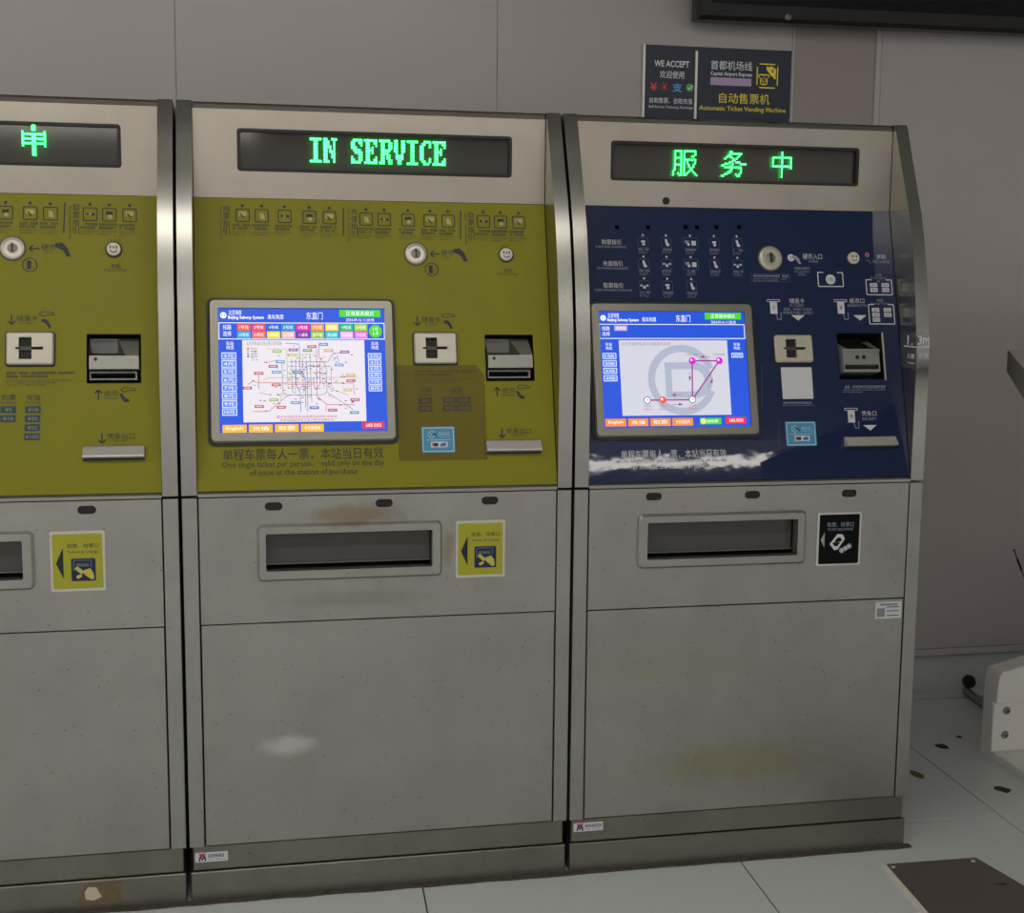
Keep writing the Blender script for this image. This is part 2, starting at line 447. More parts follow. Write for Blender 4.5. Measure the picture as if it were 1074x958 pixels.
def led_lines(mb, chars, F, x0, x1, y0, y1, c, gap=0, rows=None):
    cols = []
    for ch in chars: cols.append((LEDS[ch], len(LEDS[ch][0])))
    total = sum(w for _, w in cols) + gap * (len(cols) - 1)
    n = rows or len(cols[0][0]); dx = (x1 - x0) / total; dy = (y1 - y0) / n; x = x0
    for bmp, w in cols:
        for r, row in enumerate(bmp):
            for k, ch in enumerate(row):
                if ch == '#':
                    cx = x + (k + .5) * dx; cy = y1 - (r + .5) * dy
                    mb.rect(F, cx - dx * .39, cy - dy * .41, cx + dx * .39, cy + dy * .41, LEDM, c)
        x += (w + gap) * dx

def machine_shell(t, scheme, xc, d):
    """everything that the yellow and blue machines share; d holds the measured places"""
    face = YELLOW if scheme == 'yellow' else BLUE
    q = MB(); q.plate(SIDE, [(.13, .02), (.13, .9), (.16, 1.0), (.33, 1.62), (.33, 1.84), (DEPTH - .01, 1.84), (DEPTH - .01, .02)], CARCASS, -IN + .002, IN - .002)
    fix_normals(q.build('body', t))
    for sgn in (-1, 1):
        a, c_ = (-HW, -IN - .0005) if sgn < 0 else (IN + .0005, HW)
        q = MB(); q.plate(FF, [(a, ZB), (c_, ZB), (c_, ZS - .003), (a, ZS - .003)], STEEL, -DEPTH, 0.0, (), .0012); fix_normals(q.build('corner_post', t))
        q = MB(); q.plate(SIDE, PROFILE, STEEL_SIDE, a, c_); o = fix_normals(q.build('side_panel', t))
        for p in o.data.polygons: p.use_smooth = abs(p.normal.x) < .5
        o.data.set_sharp_from_angle(angle=math.radians(40))
    # plinth
    q = MB(); q.box(FF, -HW + .007, ZL + .002, -.4, HW - .007, ZB - .002, -.010, STEEL_BASE, .002); fix_normals(q.build('base_band', t))
    q = MB(); q.box(FF, -HW + .002, 0.0, -.4, HW - .002, ZL, -.004, STEEL_BASE, .002); fix_normals(q.build('plinth', t))
    # lower doors
    zm = d['zmid']
    pills = []
    for (px, pz) in d['pills']: pills.append(rr(px - .020, pz - .0095, px + .020, pz + .0095, .009))
    fr = d['tray']; wi = d['tray_in']
    q = MB(); q.plate(FF, [(-IN + .003, zm + .0015), (IN - .003, zm + .0015), (IN - .003, ZS - .004), (-IN + .003, ZS - .004)], STEEL, -.02, -.0015,
                      pills + [rr(wi[0], wi[1], wi[2], wi[3], .003)])
    tp = fix_normals(q.build('ticket_panel', t))
    for (px, pz) in d['pills']:
        q = MB(); q.poly(FF, rr(px - .022, pz - .011, px + .022, pz + .011, .010), mat('sensor_glass', rgb(34, 22, 22), .2), -.008); q.build('sensor_window', tp)
    q = MB(); q.plate(FF, rr(*fr, .012), STEEL, -.002, .010, [rr(*wi, .004)], .005); tf = fix_normals(q.build('tray_frame', tp))
    q = MB()
    q.rect(FF, wi[0] - .004, wi[1] - .004, wi[2] + .004, wi[3] + .004, DARK, -.085)
    for a, c_, e, g in ((wi[0] - .001, wi[1] - .001, wi[2] + .001, wi[1]), (wi[0] - .001, wi[3], wi[2] + .001, wi[3] + .001), (wi[0] - .001, wi[1], wi[0], wi[3]), (wi[2], wi[1], wi[2] + .001, wi[3])):
        q.box(FF, a, c_, -.085, e, g, -.0205, DARK)
    q.build('tray_well', tp)
    q = MB(); q.box(FF, wi[0] + .001, wi[1] + .012, -.034, wi[2] - .001, wi[3] - .001, -.028, TRAYGLASS, .001)
    q.box(FF, wi[0] + .001, wi[1] + .009, -.030, wi[2] - .001, wi[1] + .013, -.024, mat('flap_rim', rgb(110, 108, 104), .3, .8)); q.build('tray_flap', tp)
    q = MB(); q.box(FF, -IN + .003, ZB + .002, -.02, IN - .003, zm - .0015, -.0015, STEEL, .001); fix_normals(q.build('lower_door', t))
    q = MB(); q.plate(SIDE, [(-.001, ZS - .001), (-.001, ZS + .006), (.004, PZ0 - .001), (.05, PZ0 - .001), (.05, ZS - .001)], STEEL_SIDE, -IN + .001, IN - .001); fix_normals(q.build('panel_ledge', t))
    # sloping operating panel with the banknote opening cut through it
    op = d['note']
    q = MB(); q.plate(FP, [(-IN + .0008, 0), (IN - .0008, 0), (IN - .0008, PL), (-IN + .0008, PL)], face, -.004, 0.0, [rr(*op, .004)])
    fpanel = fix_normals(q.build('operating_panel', t))
    # header
    wn = d['window']
    q = MB(); q.plate(FH, [(-IN + .0008, PZ1 + .001), (IN - .0008, PZ1 + .001), (IN - .0008, ZTOP - .016), (-IN + .0008, ZTOP - .016)], STEEL_HEAD, -.006, 0.0, [rr(*wn, .008)])
    hd = fix_normals(q.build('header', t))
    q = MB(); q.plate(SIDE, [(YH, ZTOP - .0155), (YH + .004, ZTOP - .006), (YH + .012, ZTOP), (.6, ZTOP), (.6, ZTOP - .0155)], STEEL_SIDE, -IN + .001, IN - .001); fix_normals(q.build('top_cap', t))
    q = MB(); q.plate(FH, rr(*wn, .008), BLACK, -.0125, -.001, [rr(wn[0] + .008, wn[1] + .007, wn[2] - .008, wn[3] - .007, .004)]); fix_normals(q.build('display_frame', hd))
    q = MB(); q.rect(FH, wn[0] + .004, wn[1] + .004, wn[2] - .004, wn[3] - .004, SMOKE, -.012); q.build('display_window', hd)
    q = MB()
    for chars, box, gap, rows in d['led']: led_lines(q, chars, FH, *box, -.0035, gap, rows)
    q.build('led_text', hd, 'lit green LED characters', 'stuff')
    return fpanel, hd, tp

def touch_screen(t, rc, paint):
    x0, y0, x1, y1 = rc
    q = MB(); q.plate(FP, rr(x0 - .004, y0 - .006, x1 + .004, y1 + .003, .016), BLACK, 0.0, .006); base = None
    rim = fix_normals(q.build('screen_surround', t))
    q = MB(); q.plate(FP, rr(x0, y0, x1, y1, .014), BEZEL, .004, .014, [rr(x0 + .022, y0 + .022, x1 - .022, y1 - .022, .001)], .004)
    bz = fix_normals(q.build('screen_bezel', t))
    sx0, sy0, sx1, sy1 = x0 + .021, y0 + .021, x1 - .021, y1 - .021
    FS = Frame(FP(sx0, sy1, .0085), FP.ux * (sx1 - sx0), FP.uy * -(sy1 - sy0), FP.n)    # a right 0..1, b down 0..1
    q = MB(); asp = (sx1 - sx0) / (sy1 - sy0); paint(q, Scr(q, FS, asp))
    q.build('screen_display', bz, 'lit touch screen picture', 'stuff')

class Scr:
    """flat drawing on a screen: a 0..1 to the right, b 0..1 downwards"""
    def __init__(s, q, F, asp): s.q, s.F, s.asp, s.c = q, F, asp, 0.0
    def rect(s, x0, y0, x1, y1, m, c=.0003): s.q.add([s.F(x0, y1, c), s.F(x1, y1, c), s.F(x1, y0, c), s.F(x0, y0, c)], [(0, 1, 2, 3)], m)
    def poly(s, pts, m, c=.0003):
        tri = tessellate_polygon([[Vector((x, y, 0)) for x, y in pts]]); s.q.add([s.F(x, y, c) for x, y in pts], tri, m)
    def circ(s, x, y, r, m, c=.0003, n=20): s.poly([(x + r * math.cos(2 * math.pi * k / n), y + r * s.asp * math.sin(2 * math.pi * k / n)) for k in range(n)], m, c)
    def frame(s, x0, y0, x1, y1, w, m, c=.0004):
        h = w * s.asp
        s.rect(x0, y0, x1, y0 + h, m, c); s.rect(x0, y1 - h, x1, y1, m, c); s.rect(x0, y0, x0 + w, y1, m, c); s.rect(x1 - w, y0, x1, y1, m, c)
    def line(s, pts, w, m, c=.0004):
        for (ax, ay), (bx, by) in zip(pts[:-1], pts[1:]):
            dx, dy = bx - ax, (by - ay) / s.asp; L = math.hypot(dx, dy)
            if L < 1e-6: continue
            nx, ny = -dy / L * w / 2, dx / L * w / 2 * s.asp
            s.poly([(ax + nx, ay + ny), (bx + nx, by + ny), (bx - nx, by - ny), (ax - nx, ay - ny)], m, c)
    def text(s, body, x, y, h, m, w=None, align='c', c=.0006, bold=0.0):
        vs, fs, x0, x1, y0, y1 = text_geo(body, bold)
        sy = h / (y1 - y0); sx = sy / s.asp if w is None else w / (x1 - x0)
        off = {'c': (x1 - x0) * sx / 2, 'l': 0, 'r': (x1 - x0) * sx}[align]
        s.q.add([s.F(x + (a - x0) * sx - off, y - (b_ - (y0 + y1) / 2) * sy, c) for a, b_ in vs], fs, m)
    def button(s, x0, y0, x1, y1, m, label=None, tm=None, edge=None, th=.5):
        r = .006
        s.rect(x0, y0, x1, y1, m, .0004)
        if edge: s.frame(x0, y0, x1, y1, .0035, edge, .0005)
        if label: s.text(label, (x0 + x1) / 2, (y0 + y1) / 2, (y1 - y0) * th, tm, (x1 - x0) * .7)

S_ = {}
def sc(name, *a):
    return scr(name, *a)
def common_ui(s):
    bl = sc('blue', 28, 80, 212, 1.05); wh = sc('white', 238, 240, 250, 1.25)
    s.rect(0, 0, 1, 1, bl, 0.0)
    s.circ(.034, .06, .019, wh); s.circ(.034, .06, .012, bl, .0004); s.rect(.027, .045, .041, .075, wh, .0005)
    s.text('北京地铁', .066, .038, .042, wh, .075, 'l'); s.text('Beijing Subway System', .062, .080, .034, wh, .21, 'l', bold=.02)
    s.text('乘车购票', .295, .072, .040, wh, .095, 'l')
    s.text('东直门', .575, .062, .060, wh, .098)
    s.rect(.725, .012, .975, .070, sc('green', 70, 205, 40, 1.1)); s.text('正常服务模式', .85, .041, .036, wh, .17)
    s.text('2024-09-16 11:28:38', .85, .094, .024, wh, .17)
    return bl, wh

def paint_map_screen(q, s):
    bl, wh = common_ui(s)
    s.frame(.005, .118, .998, .252, .004, wh)
    for k, tx in enumerate(('线路', '选择')):
        s.text(tx, .055, .155 + k * .052, .040, wh, .05)
    top = [(238, 90, 50), (235, 70, 90), (30, 100, 205), (20, 150, 200), (225, 30, 150), (245, 150, 40), (240, 225, 70), (50, 190, 110), (160, 215, 40)]
    bot = [(50, 170, 220), (245, 110, 100), (240, 220, 30), (250, 185, 180), (130, 40, 160), (150, 205, 50), (50, 200, 200), (240, 180, 235), (240, 120, 220)]
    names = ['1号线', '2号线', '4号线', '5号线', '6号线', '7号线', '8号线', '9号线', '10号线', '13号线', '14号线', '15号线', '16号线', '八通线', '昌平线', '房山线', '机场线', '亦庄线']
    for r, colr in enumerate((top, bot)):
        for k, c in enumerate(colr):
            x = .114 + k * .0875; y = .128 + r * .060
            s.button(x, y, x + .079, y + .055, sc('line%d_%d' % (r, k), *c, 1.0), names[r * 9 + k], wh)
    s.circ(.942, .186, .040, sc('green', 70, 205, 40, 1.1)); s.text('1号', .942, .170, .028, wh); s.text('1-9', .942, .205, .026, wh)
    pale = sc('map', 232, 226, 236, 1.0)
    s.rect(.142, .258, .872, .912, pale)
    lb = sc('button_blue', 80, 130, 235, 1.1)
    for x, n, x0, x1, dy, y0, h in ((.07, 8, .020, .106, .0635, .357, .056), (.935, 6, .892, .972, .0525, .365, .045)):
        s.text('车站', x, .285, .032, wh, .044); s.text('筛选', x, .318, .032, wh, .044)
        for k in range(n):
            s.button(x0, y0 + k * dy, x1, y0 + k * dy + h, lb, '%d元' % (3 + k), wh, wh, .55)
    org = sc('orange', 250, 178, 40, 1.1)
    for x0, x1, tx in ((.02, .16, 'English'), (.173, .313, '充值'), (.326, .466, '取票'), (.479, .615, '卡交易查询')):
        s.button(x0, .93, x1, .992, org, tx, wh)
    s.button(.846, .92, .98, .972, sc('red', 225, 40, 60, 1.1), '返回', wh)
    gy = sc('grey', 150, 150, 160, .8)
    s.text('北京市轨道交通全图示意线路', .165, .285, .032, gy, .21, 'l')
    L = {}
    def c(n, *v): return sc('route_' + n, *v, .85)
    def P_(x, y): return ((x - 103) / 827.0, (y - 110) / 635.0)     # places read from the photo of the screen
    def route(pts, col, w=.0032): s.line([P_(*p) for p in pts], w, col)
    red, blu, teal, mag, pur, grn, yel, lim, gry, dkr, cy = (c('red', 205, 60, 70), c('blue', 60, 90, 190), c('teal', 40, 150, 160), c('magenta', 190, 50, 130), c('purple', 130, 60, 150),
        c('green', 80, 160, 110), c('yellow', 220, 205, 60), c('lime', 160, 195, 70), c('grey', 165, 165, 170), c('orange', 225, 170, 120), c('cyan', 90, 160, 220))
    route([(245, 497), (270, 483), (300, 490), (765, 495), (768, 555)], red); route([(297, 450), (297, 520)], red)
    route([(320, 478), (345, 465), (790, 465)], dkr); route([(340, 318), (430, 320)], lim)
    route([(412, 380), (415, 545), (440, 555), (620, 552), (632, 535), (630, 410), (595, 360), (597, 300)], teal)
    route([(632, 540), (760, 630)], teal); route([(585, 320), (582, 560), (630, 603), (770, 605)], mag); route([(625, 603), (625, 640)], red)
    route([(437, 320), (440, 520), (465, 520)], lim); route([(460, 370), (462, 540), (477, 545), (477, 430)], grn)
    route([(500, 300), (500, 450), (525, 470), (525, 620)], blu); route([(480, 375), (480, 500), (500, 545), (500, 640)], blu)
    route([(470, 350), (570, 345)], yel); route([(450, 385), (640, 385), (665, 345), (700, 340), (735, 335)], pur)
    route([(552, 345), (555, 590)], grn); route([(660, 380), (690, 365), (700, 400)], cy); route([(440, 408), (660, 408)], gry)
    route([(440, 440), (640, 440)], yel); route([(600, 380), (598, 500), (585, 515)], red); route([(655, 410), (655, 515)], gry)
    route([(335, 390), (395, 375)], gry); route([(300, 540), (345, 552)], gry); route([(265, 635), (345, 635), (430, 560)], red)
    route([(515, 360), (515, 545)], gry); route([(535, 380), (535, 640)], blu); route([(440, 500), (565, 500)], red)
    route([(640, 520), (740, 555)], lim); route([(430, 545), (405, 545), (405, 580)], lim); route([(430, 290), (500, 295)], pur)
    route([(565, 470), (570, 520), (600, 520)], pur); route([(450, 425), (520, 425), (520, 470), (600, 470)], cy)
    tags = [(390, 332, lim), (562, 308, mag), (620, 296, teal), (540, 327, grn), (470, 324, pur), (465, 350, yel), (405, 385, cy), (370, 408, red), (385, 437, cy), (298, 443, red),
            (242, 517, red), (383, 502, red), (370, 578, lim), (405, 615, red), (298, 610, red), (475, 592, cy), (567, 619, blu), (657, 632, red), (765, 645, teal), (770, 580, mag),
            (735, 530, yel), (752, 482, red), (752, 455, dkr), (725, 335, pur), (695, 402, cy), (645, 328, dkr), (490, 438, blu)]
    for x, y, m in tags:
        a, b_ = P_(x, y); s.rect(a - .027, b_ - .011, a + .027, b_ + .011, m, .0005); s.rect(a - .019, b_ - .004, a + .019, b_ + .003, pale, .0006)
    rnd = random.Random(3)
    dk = c('dark', 90, 90, 110)
    for k in range(150):
        x = rnd.gauss(540, 75); y = rnd.gauss(460, 75)
        if not (380 < x < 690 and 300 < y < 630): continue
        a, b_ = P_(x, y); w = rnd.choice((.005, .010, .014))
        s.rect(a, b_, a + w, b_ + .006, rnd.choice((dk, gry, red, blu, grn, dk)), .0006)
    for k in range(40):
        x = rnd.choice((rnd.uniform(250, 390), rnd.uniform(650, 790))); y = rnd.uniform(320, 640)
        a, b_ = P_(x, y); s.rect(a, b_, a + .014, b_ + .006, rnd.choice((gry, dk)), .0006)
    for k in range(4):
        a, b_ = P_(248, 318 + k * 13); s.circ(a, b_, .006, (red, dkr, gry, dk)[k], .0006); s.rect(a + .015, b_ - .004, a + .055, b_ + .004, (dkr, gry, gry, gry)[k], .0006)
    s.text('请点击线路或车站选择您的目的地车站', .515, .872, .022, red, .36); s.text('或按线路按钮放大显示相应线路站点', .515, .897, .020, red, .32)

def paint_airport_screen(q, s):
    bl, wh = common_ui(s)
    s.frame(.003, .112, .995, .238, .004, wh)
    for k, tx in enumerate(('线路', '选择')): s.text(tx, .048, .150 + k * .046, .036, wh, .052)
    s.rect(.105, .125, .192, .170, sc('chip', 190, 170, 225, 1.0)); s.text('机场线', .148, .147, .028, wh, .06)
    pale = sc('map2', 214, 214, 228, .95)
    s.rect(.130, .250, .868, .892, pale)
    lb = sc('button_blue', 80, 130, 235, 1.1)
    for x, y in ((.062, .285), (.933, .285)):
        s.text('车站', x, y, .028, wh, .044); s.text('筛选', x, y + .033, .028, wh, .044)
    for k in range(4): s.button(.018, .36 + k * .063, .108, .41 + k * .063, lb, '%d站' % (k + 1), wh, wh)
    s.button(.893, .36, .972, .40, lb, '25元', wh, wh)
    wm = sc('watermark', 182, 188, 210, .9)
    n = 40; cx, cy, R0, R1 = .545, .590, .232, .184
    for k in range(n):
        a0 = math.radians(20 + 320 * k / n); a1 = math.radians(20 + 320 * (k + 1) / n)
        s.poly([(cx + R * math.cos(a), cy + R * s.asp * math.sin(a)) for R, a in ((R0, a0), (R0, a1), (R1, a1), (R1, a0))], wm, .0004)
    s.rect(.43, .44, .66, .745, wm, .0004); s.circ(.64, .593, .115, wm, .0004)
    s.rect(.475, .50, .63, .69, pale, .0005); s.circ(.625, .595, .071, pale, .0005)
    gy = sc('grey', 110, 112, 125, .8)
    s.text('北京市城市轨道交通首都机场线', .148, .282, .030, gy, .33, 'l')
    pu = sc('purple_route', 168, 40, 150, .9)
    A, B, C, D, E_ = (.300, .762), (.405, .762), (.606, .760), (.620, .428), (.806, .428)
    for pts in ((A, C), (C, D), (D, E_), (E_, C)): s.line(pts, .009, pu, .0007)
    dk = sc('navy_ring', 40, 50, 110, .8); rd = sc('red_node', 235, 90, 80, 1.0); mg = sc('magenta_node', 215, 30, 200, 1.0)
    for p in (A, C): s.circ(*p, .024, dk, .0009); s.circ(*p, .019, wh, .0010); s.circ(p[0] + .004, p[1] - .004, .006, rd, .0011)
    s.circ(*B, .024, rd, .0010); s.circ(B[0] - .006, B[1] - .008, .008, wh, .0011)
    for p in (D, E_): s.circ(*p, .024, mg, .0010); s.circ(p[0] - .006, p[1] - .008, .007, wh, .0011)
    for (x0, y0), (x1, y1) in (((.745, .393), (.675, .393)), ((.597, .52), (.597, .60)), ((.535, .718), (.465, .718)), ((.465, .80), (.540, .80)), ((.715, .66), (.755, .585))):
        s.line([(x0, y0), (x1, y1)], .003, pu, .0007)
        dx, dy = x1 - x0, (y1 - y0) / s.asp; L = math.hypot(dx, dy); dx /= L; dy /= L
        s.poly([(x1, y1), (x1 - dx * .028 - dy * .010, y1 + (-dy * .028 + dx * .010) * s.asp), (x1 - dx * .028 + dy * .010, y1 + (-dy * .028 - dx * .010) * s.asp)], pu, .0008)
    for p, tx, dy in ((A, '北新桥', .05), (B, '东直门', .05), (C, '三元桥', .05), (D, '2号航站楼', -.055), (E_, '3号航站楼', -.055)):
        s.text(tx, p[0], p[1] + dy, .022, gy, .075 if dy < 0 else .05)
        if dy > 0: s.text('(换乘站)', p[0], p[1] + dy + .028, .020, rd, .058)
    org = sc('orange2', 250, 140, 40, 1.1)
    for x0, x1, tx in ((.014, .152, 'English'), (.166, .300, '充值'), (.314, .450, '取票'), (.462, .602, '卡交易查询')): s.button(x0, .916, x1, .980, org, tx, wh)
    s.button(.650, .918, .795, .972, sc('green', 70, 205, 40, 1.1), '自动购票', wh); s.circ(.672, .944, .020, sc('lemon', 225, 235, 120, 1.0), .0007)
    s.button(.825, .912, .965, .968, sc('red', 225, 40, 60, 1.1), '返回', wh)

def coin_slot(t, x, y, r):
    q = MB(); q.lathe(FP, x, y, [(r * 1.08, 0), (r * 1.08, .003), (r * 1.0, .006), (r * .84, .007), (r * .80, .0045), (r * .52, .0042), (r * .48, .0065), (0.004, .0065)], CREAM)
    o = q.build('coin_slot', t, smooth=True)
    q = MB(); q.lathe(FP, x, y, [(r * 1.2, .0), (r * 1.2, .0008), (r * 1.0, .0009)], mat('ring_dark_grey', rgb(60, 60, 56), .4)); q.build('coin_slot_ring', t)  # thin dark grey ring round the coin slot
    q = MB(); q.lathe(FP, x, y, [(r * .44, .0064), (r * .40, .0075), (r * .30, .0085), (.002, .0088)], CREAM2, 24); q.build('slot_boss', o, smooth=True)
    q = MB(); q.rect(FP, x - r * .09, y - r * .42, x + r * .09, y + r * .46, BLACK, .0093); q.build('slot_opening', o)
def help_button(t, x, y, r):
    q = MB(); q.lathe(FP, x, y, [(r * 1.2, 0), (r * 1.2, .002), (r * 1.02, .003)], BLACK, 24); ring = q.build('button_ring', t)
    q = MB(); q.lathe(FP, x, y, [(r, .001), (r, .006), (r * .92, .0085), (r * .6, .0092), (.001, .0095)], mat('ivory_button', rgb(222, 216, 202), .4), 24); o = q.build('help_button', t, smooth=True)
    q = MB()
    for k in (-1, 0, 1):
        h = .22 if k else .16; yy = y + r * .22
        q.rect(FP, x + k * r * .42 - r * .09, yy - r * h, x + k * r * .42 + r * .09, yy + r * h, NAVYP, .0101)
    pts = [(x + r * .52 * math.cos(a), y + r * .02 + r * .58 * math.sin(a)) for a in [math.radians(205 + 130 * k / 10) for k in range(11)]]
    q.line(FP, pts, r * .14, NAVYP, .0101); q.build('smile_mark', o, kind='stuff')
def card_reader(t, rc, hx):
    x0, y0, x1, y1 = rc
    w = x1 - x0; h = y1 - y0; a, c_ = x0 + w * hx[0], x0 + w * hx[1]; e, g = y0 + h * .16, y0 + h * .84
    q = MB(); q.plate(FP, rr(x0 - .003, y0 - .004, x1 + .003, y1 + .003, .007), BLACK, 0, .0015); q.build('reader_gasket', t)
    m_ = y0 + h * .5
    q = MB(); q.plate(FP, rr(x0, y0, x1, y1, .006), CREAM, .0, .011, [[(a, e), (c_, e), (c_, m_ - .0035), (c_ + w * .24, m_ - .0035), (c_ + w * .24, m_ + .0035), (c_, m_ + .0035), (c_, g), (a, g), (a, m_ + .0025), (a - w * .07, m_ + .0025), (a - w * .07, m_ - .0025), (a, m_ - .0025)]], .003)
    o = fix_normals(q.build('card_reader', t))
    q = MB(); q.rect(FP, a - w * .08, e - .002, c_ + w * .26, g + .002, DARK, .0016); q.build('card_slot', o)
    q = MB(); q.box(FP, a + .001, m_ - h * .06, .002, c_ - .001, m_ + h * .06, .007, mat('slot_guide', rgb(70, 66, 60), .4)); q.build('slot_guide', o)
def note_well(t, op):
    x0, y0, x1, y1 = op; D = -.075
    q = MB()
    q.rect(FP, x0 - .004, y0 - .004, x1 + .004, y1 + .004, DARK, D)
    for a, b_, c_, d_ in ((x0 - .003, y0 - .003, x1 + .003, y0 - .001), (x0 - .003, y1 + .001, x1 + .003, y1 + .003), (x0 - .003, y0, x0 - .001, y1), (x1 + .001, y0, x1 + .003, y1)):
        q.box(FP, a, b_, D, c_, d_, -.0045, DARK)
    return q.build('banknote_well', t)
def note_acceptor_yellow(t, op):
    o0 = note_well(t, op); x0, y0, x1, y1 = op; w = x1 - x0; h = y1 - y0
    X = lambda f: x0 + w * f
    Y = lambda f: y1 - h * f
    q = MB()
    F2 = Frame((0, 0, 0), (1, 0, 0), (0, 0, 1), (0, -1, 0))
    # moulded mouth block: sloping top with a notch, flat front below
    def pt(fx, fy, c): return FP(X(fx), Y(fy), c)
    cb, cf = -.030, .006
    V = [pt(.03, .04, cb), pt(.55, .04, cb), pt(.94, .04, cb), pt(.72, .45, cf), pt(.96, .45, cf), pt(.05, .45, cf), pt(.55, .33, -.035), pt(.06, .33, -.035), pt(.70, .33, -.004), pt(.05, .72, cf), pt(.96, .72, cf), pt(.05, .72, -.06), pt(.96, .72, -.06), pt(.96, .04, -.06), pt(.03, .04, -.06), pt(.03, .45, -.06), pt(.96, .45, -.06)]
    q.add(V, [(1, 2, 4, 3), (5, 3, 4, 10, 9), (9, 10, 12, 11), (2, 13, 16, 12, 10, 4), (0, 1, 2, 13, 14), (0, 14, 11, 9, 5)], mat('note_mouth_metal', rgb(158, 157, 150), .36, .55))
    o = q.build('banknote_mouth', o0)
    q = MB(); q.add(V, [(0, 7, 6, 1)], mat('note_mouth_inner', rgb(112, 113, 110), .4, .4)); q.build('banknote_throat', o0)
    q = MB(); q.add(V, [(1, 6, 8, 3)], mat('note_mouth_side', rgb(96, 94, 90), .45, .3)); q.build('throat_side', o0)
    q = MB(); q.add([pt(.05, .33, -.035), pt(.70, .33, -.035), pt(.72, .45, cf), pt(.05, .45, cf)], [(0, 3, 2, 1)], DARK); q.build('throat_floor', o0)
    q = MB(); q.add([pt(.10, .405, -.008), pt(.66, .405, -.008), pt(.66, .39, -.014), pt(.10, .39, -.014)], [(0, 1, 2, 3)], CREAM2); q.build('throat_rib', o0)
    q = MB(); q.lathe(FP, X(.17), Y(.52), [(w * .035, cf), (w * .03, cf + .001), (.0005, cf + .001)], BLACK, 12); q.build('screw_hole', o0)
    q = MB(); q.plate(FP, [(X(.05), Y(.92)), (X(.92), Y(.92)), (X(.92), Y(.75)), (X(.05), Y(.75))], CREAM2, -.03, -.006, [[(X(.07), Y(.89)), (X(.89), Y(.89)), (X(.89), Y(.78)), (X(.07), Y(.78))]]); fix_normals(q.build('return_slot', o0))
def note_acceptor_blue(t, op):
    o0 = note_well(t, op); x0, y0, x1, y1 = op; w = x1 - x0; h = y1 - y0
    X = lambda f: x0 + w * f
    Y = lambda f: y1 - h * f
    def pt(fx, fy, c): return FP(X(fx), Y(fy), c)
    gm = mat('note_grey_casting', rgb(146, 148, 145), .42, .35)
    cb, cf = -.05, .012
    q = MB()   # box front, with an open trough on top
    fx0, fx1, ft, fb = .06, .86, .36, .86
    V = [pt(fx0, fb, cf), pt(fx1, fb, cf), pt(fx1, ft, cf), pt(fx0, ft, cf), pt(fx0 - .02, fb, cb), pt(fx1 + .03, fb, cb), pt(fx1 + .0, .08, cb), pt(fx0 - .03, .08, cb),
         pt(fx0 + .10, ft, cf), pt(fx1 - .10, ft, cf), pt(fx1 - .14, .10, cb), pt(fx0 + .08, .10, cb)]
    low = [pt(fx0 + .03, .80, cf), pt(fx1 - .03, .80, cf), pt(fx1 - .03, .70, cf), pt(fx0 + .03, .70, cf)]
    k = len(V); V += low
    q.add(V, [(0, 1, k + 1, k), (1, 2, k + 2, k + 1), (2, 9, 8, 3, k + 3, k + 2), (3, 0, k, k + 3), (1, 5, 6, 2), (0, 3, 7, 4), (2, 6, 10, 9), (3, 8, 11, 7), (0, 4, 5, 1)], gm)
    q.build('banknote_mouth', o0)
    q = MB(); q.add([pt(fx0 + .03, .82, cf - .001), pt(fx1 - .03, .82, cf - .001), pt(fx1 - .03, .76, -.02), pt(fx0 + .03, .76, -.02)], [(0, 1, 2, 3)], DARK)
    q.add([pt(fx0 + .03, .76, -.02), pt(fx1 - .03, .76, -.02), pt(fx1 - .03, .69, cf - .001), pt(fx0 + .03, .69, cf - .001)], [(0, 1, 2, 3)], gm); q.build('return_slot', o0)
    q = MB(); q.add([pt(fx0 + .10, ft, cf - .002), pt(fx1 - .10, ft, cf - .002), pt(fx1 - .13, ft - .06, -.03), pt(fx0 + .09, ft - .06, -.03)], [(0, 1, 2, 3)], mat('throat_red', rgb(92, 62, 56), .5))
    q.add([pt(fx0 + .09, ft - .06, -.03), pt(fx1 - .13, ft - .06, -.03), pt(fx1 - .14, .10, cb), pt(fx0 + .08, .10, cb)], [(0, 1, 2, 3)], DARK); q.build('banknote_throat', o0)
    q = MB(); q.box(FP, X(fx0 - .005), Y(.425), cf - .01, X(fx1 + .01), Y(.36), cf + .002, gm, .001); q.build('mouth_lip', o0)
    for fx in (.37, .52):
        q = MB(); q.lathe(FP, X(fx), Y(.54), [(w * .045, cf - .001), (w * .04, cf + .0012), (.0005, cf + .0012)], BLACK, 14); q.build('sensor_hole', o0)
def receipt_chute(t, rc):
    x0, y0, x1, y1 = rc; h = y1 - y0
    prof = [(y1, 0), (y1, .004), (y1 - h * .08, .010), (y0 + h * .30, .021), (y0 + h * .22, .0215), (y0 + h * .16, .019), (y0 + h * .16, 0)]
    F3 = Frame(FP.o, FP.uy, FP.n, FP.ux)
    q = MB(); q.plate(F3, prof, CHROME, x0, x1); o = fix_normals(q.build('receipt_chute', t))
    q = MB(); q.rect(FP, x0 - .001, y0, x1 + .001, y1 + .001, BLACK, .0012); q.build('chute_mouth', o)

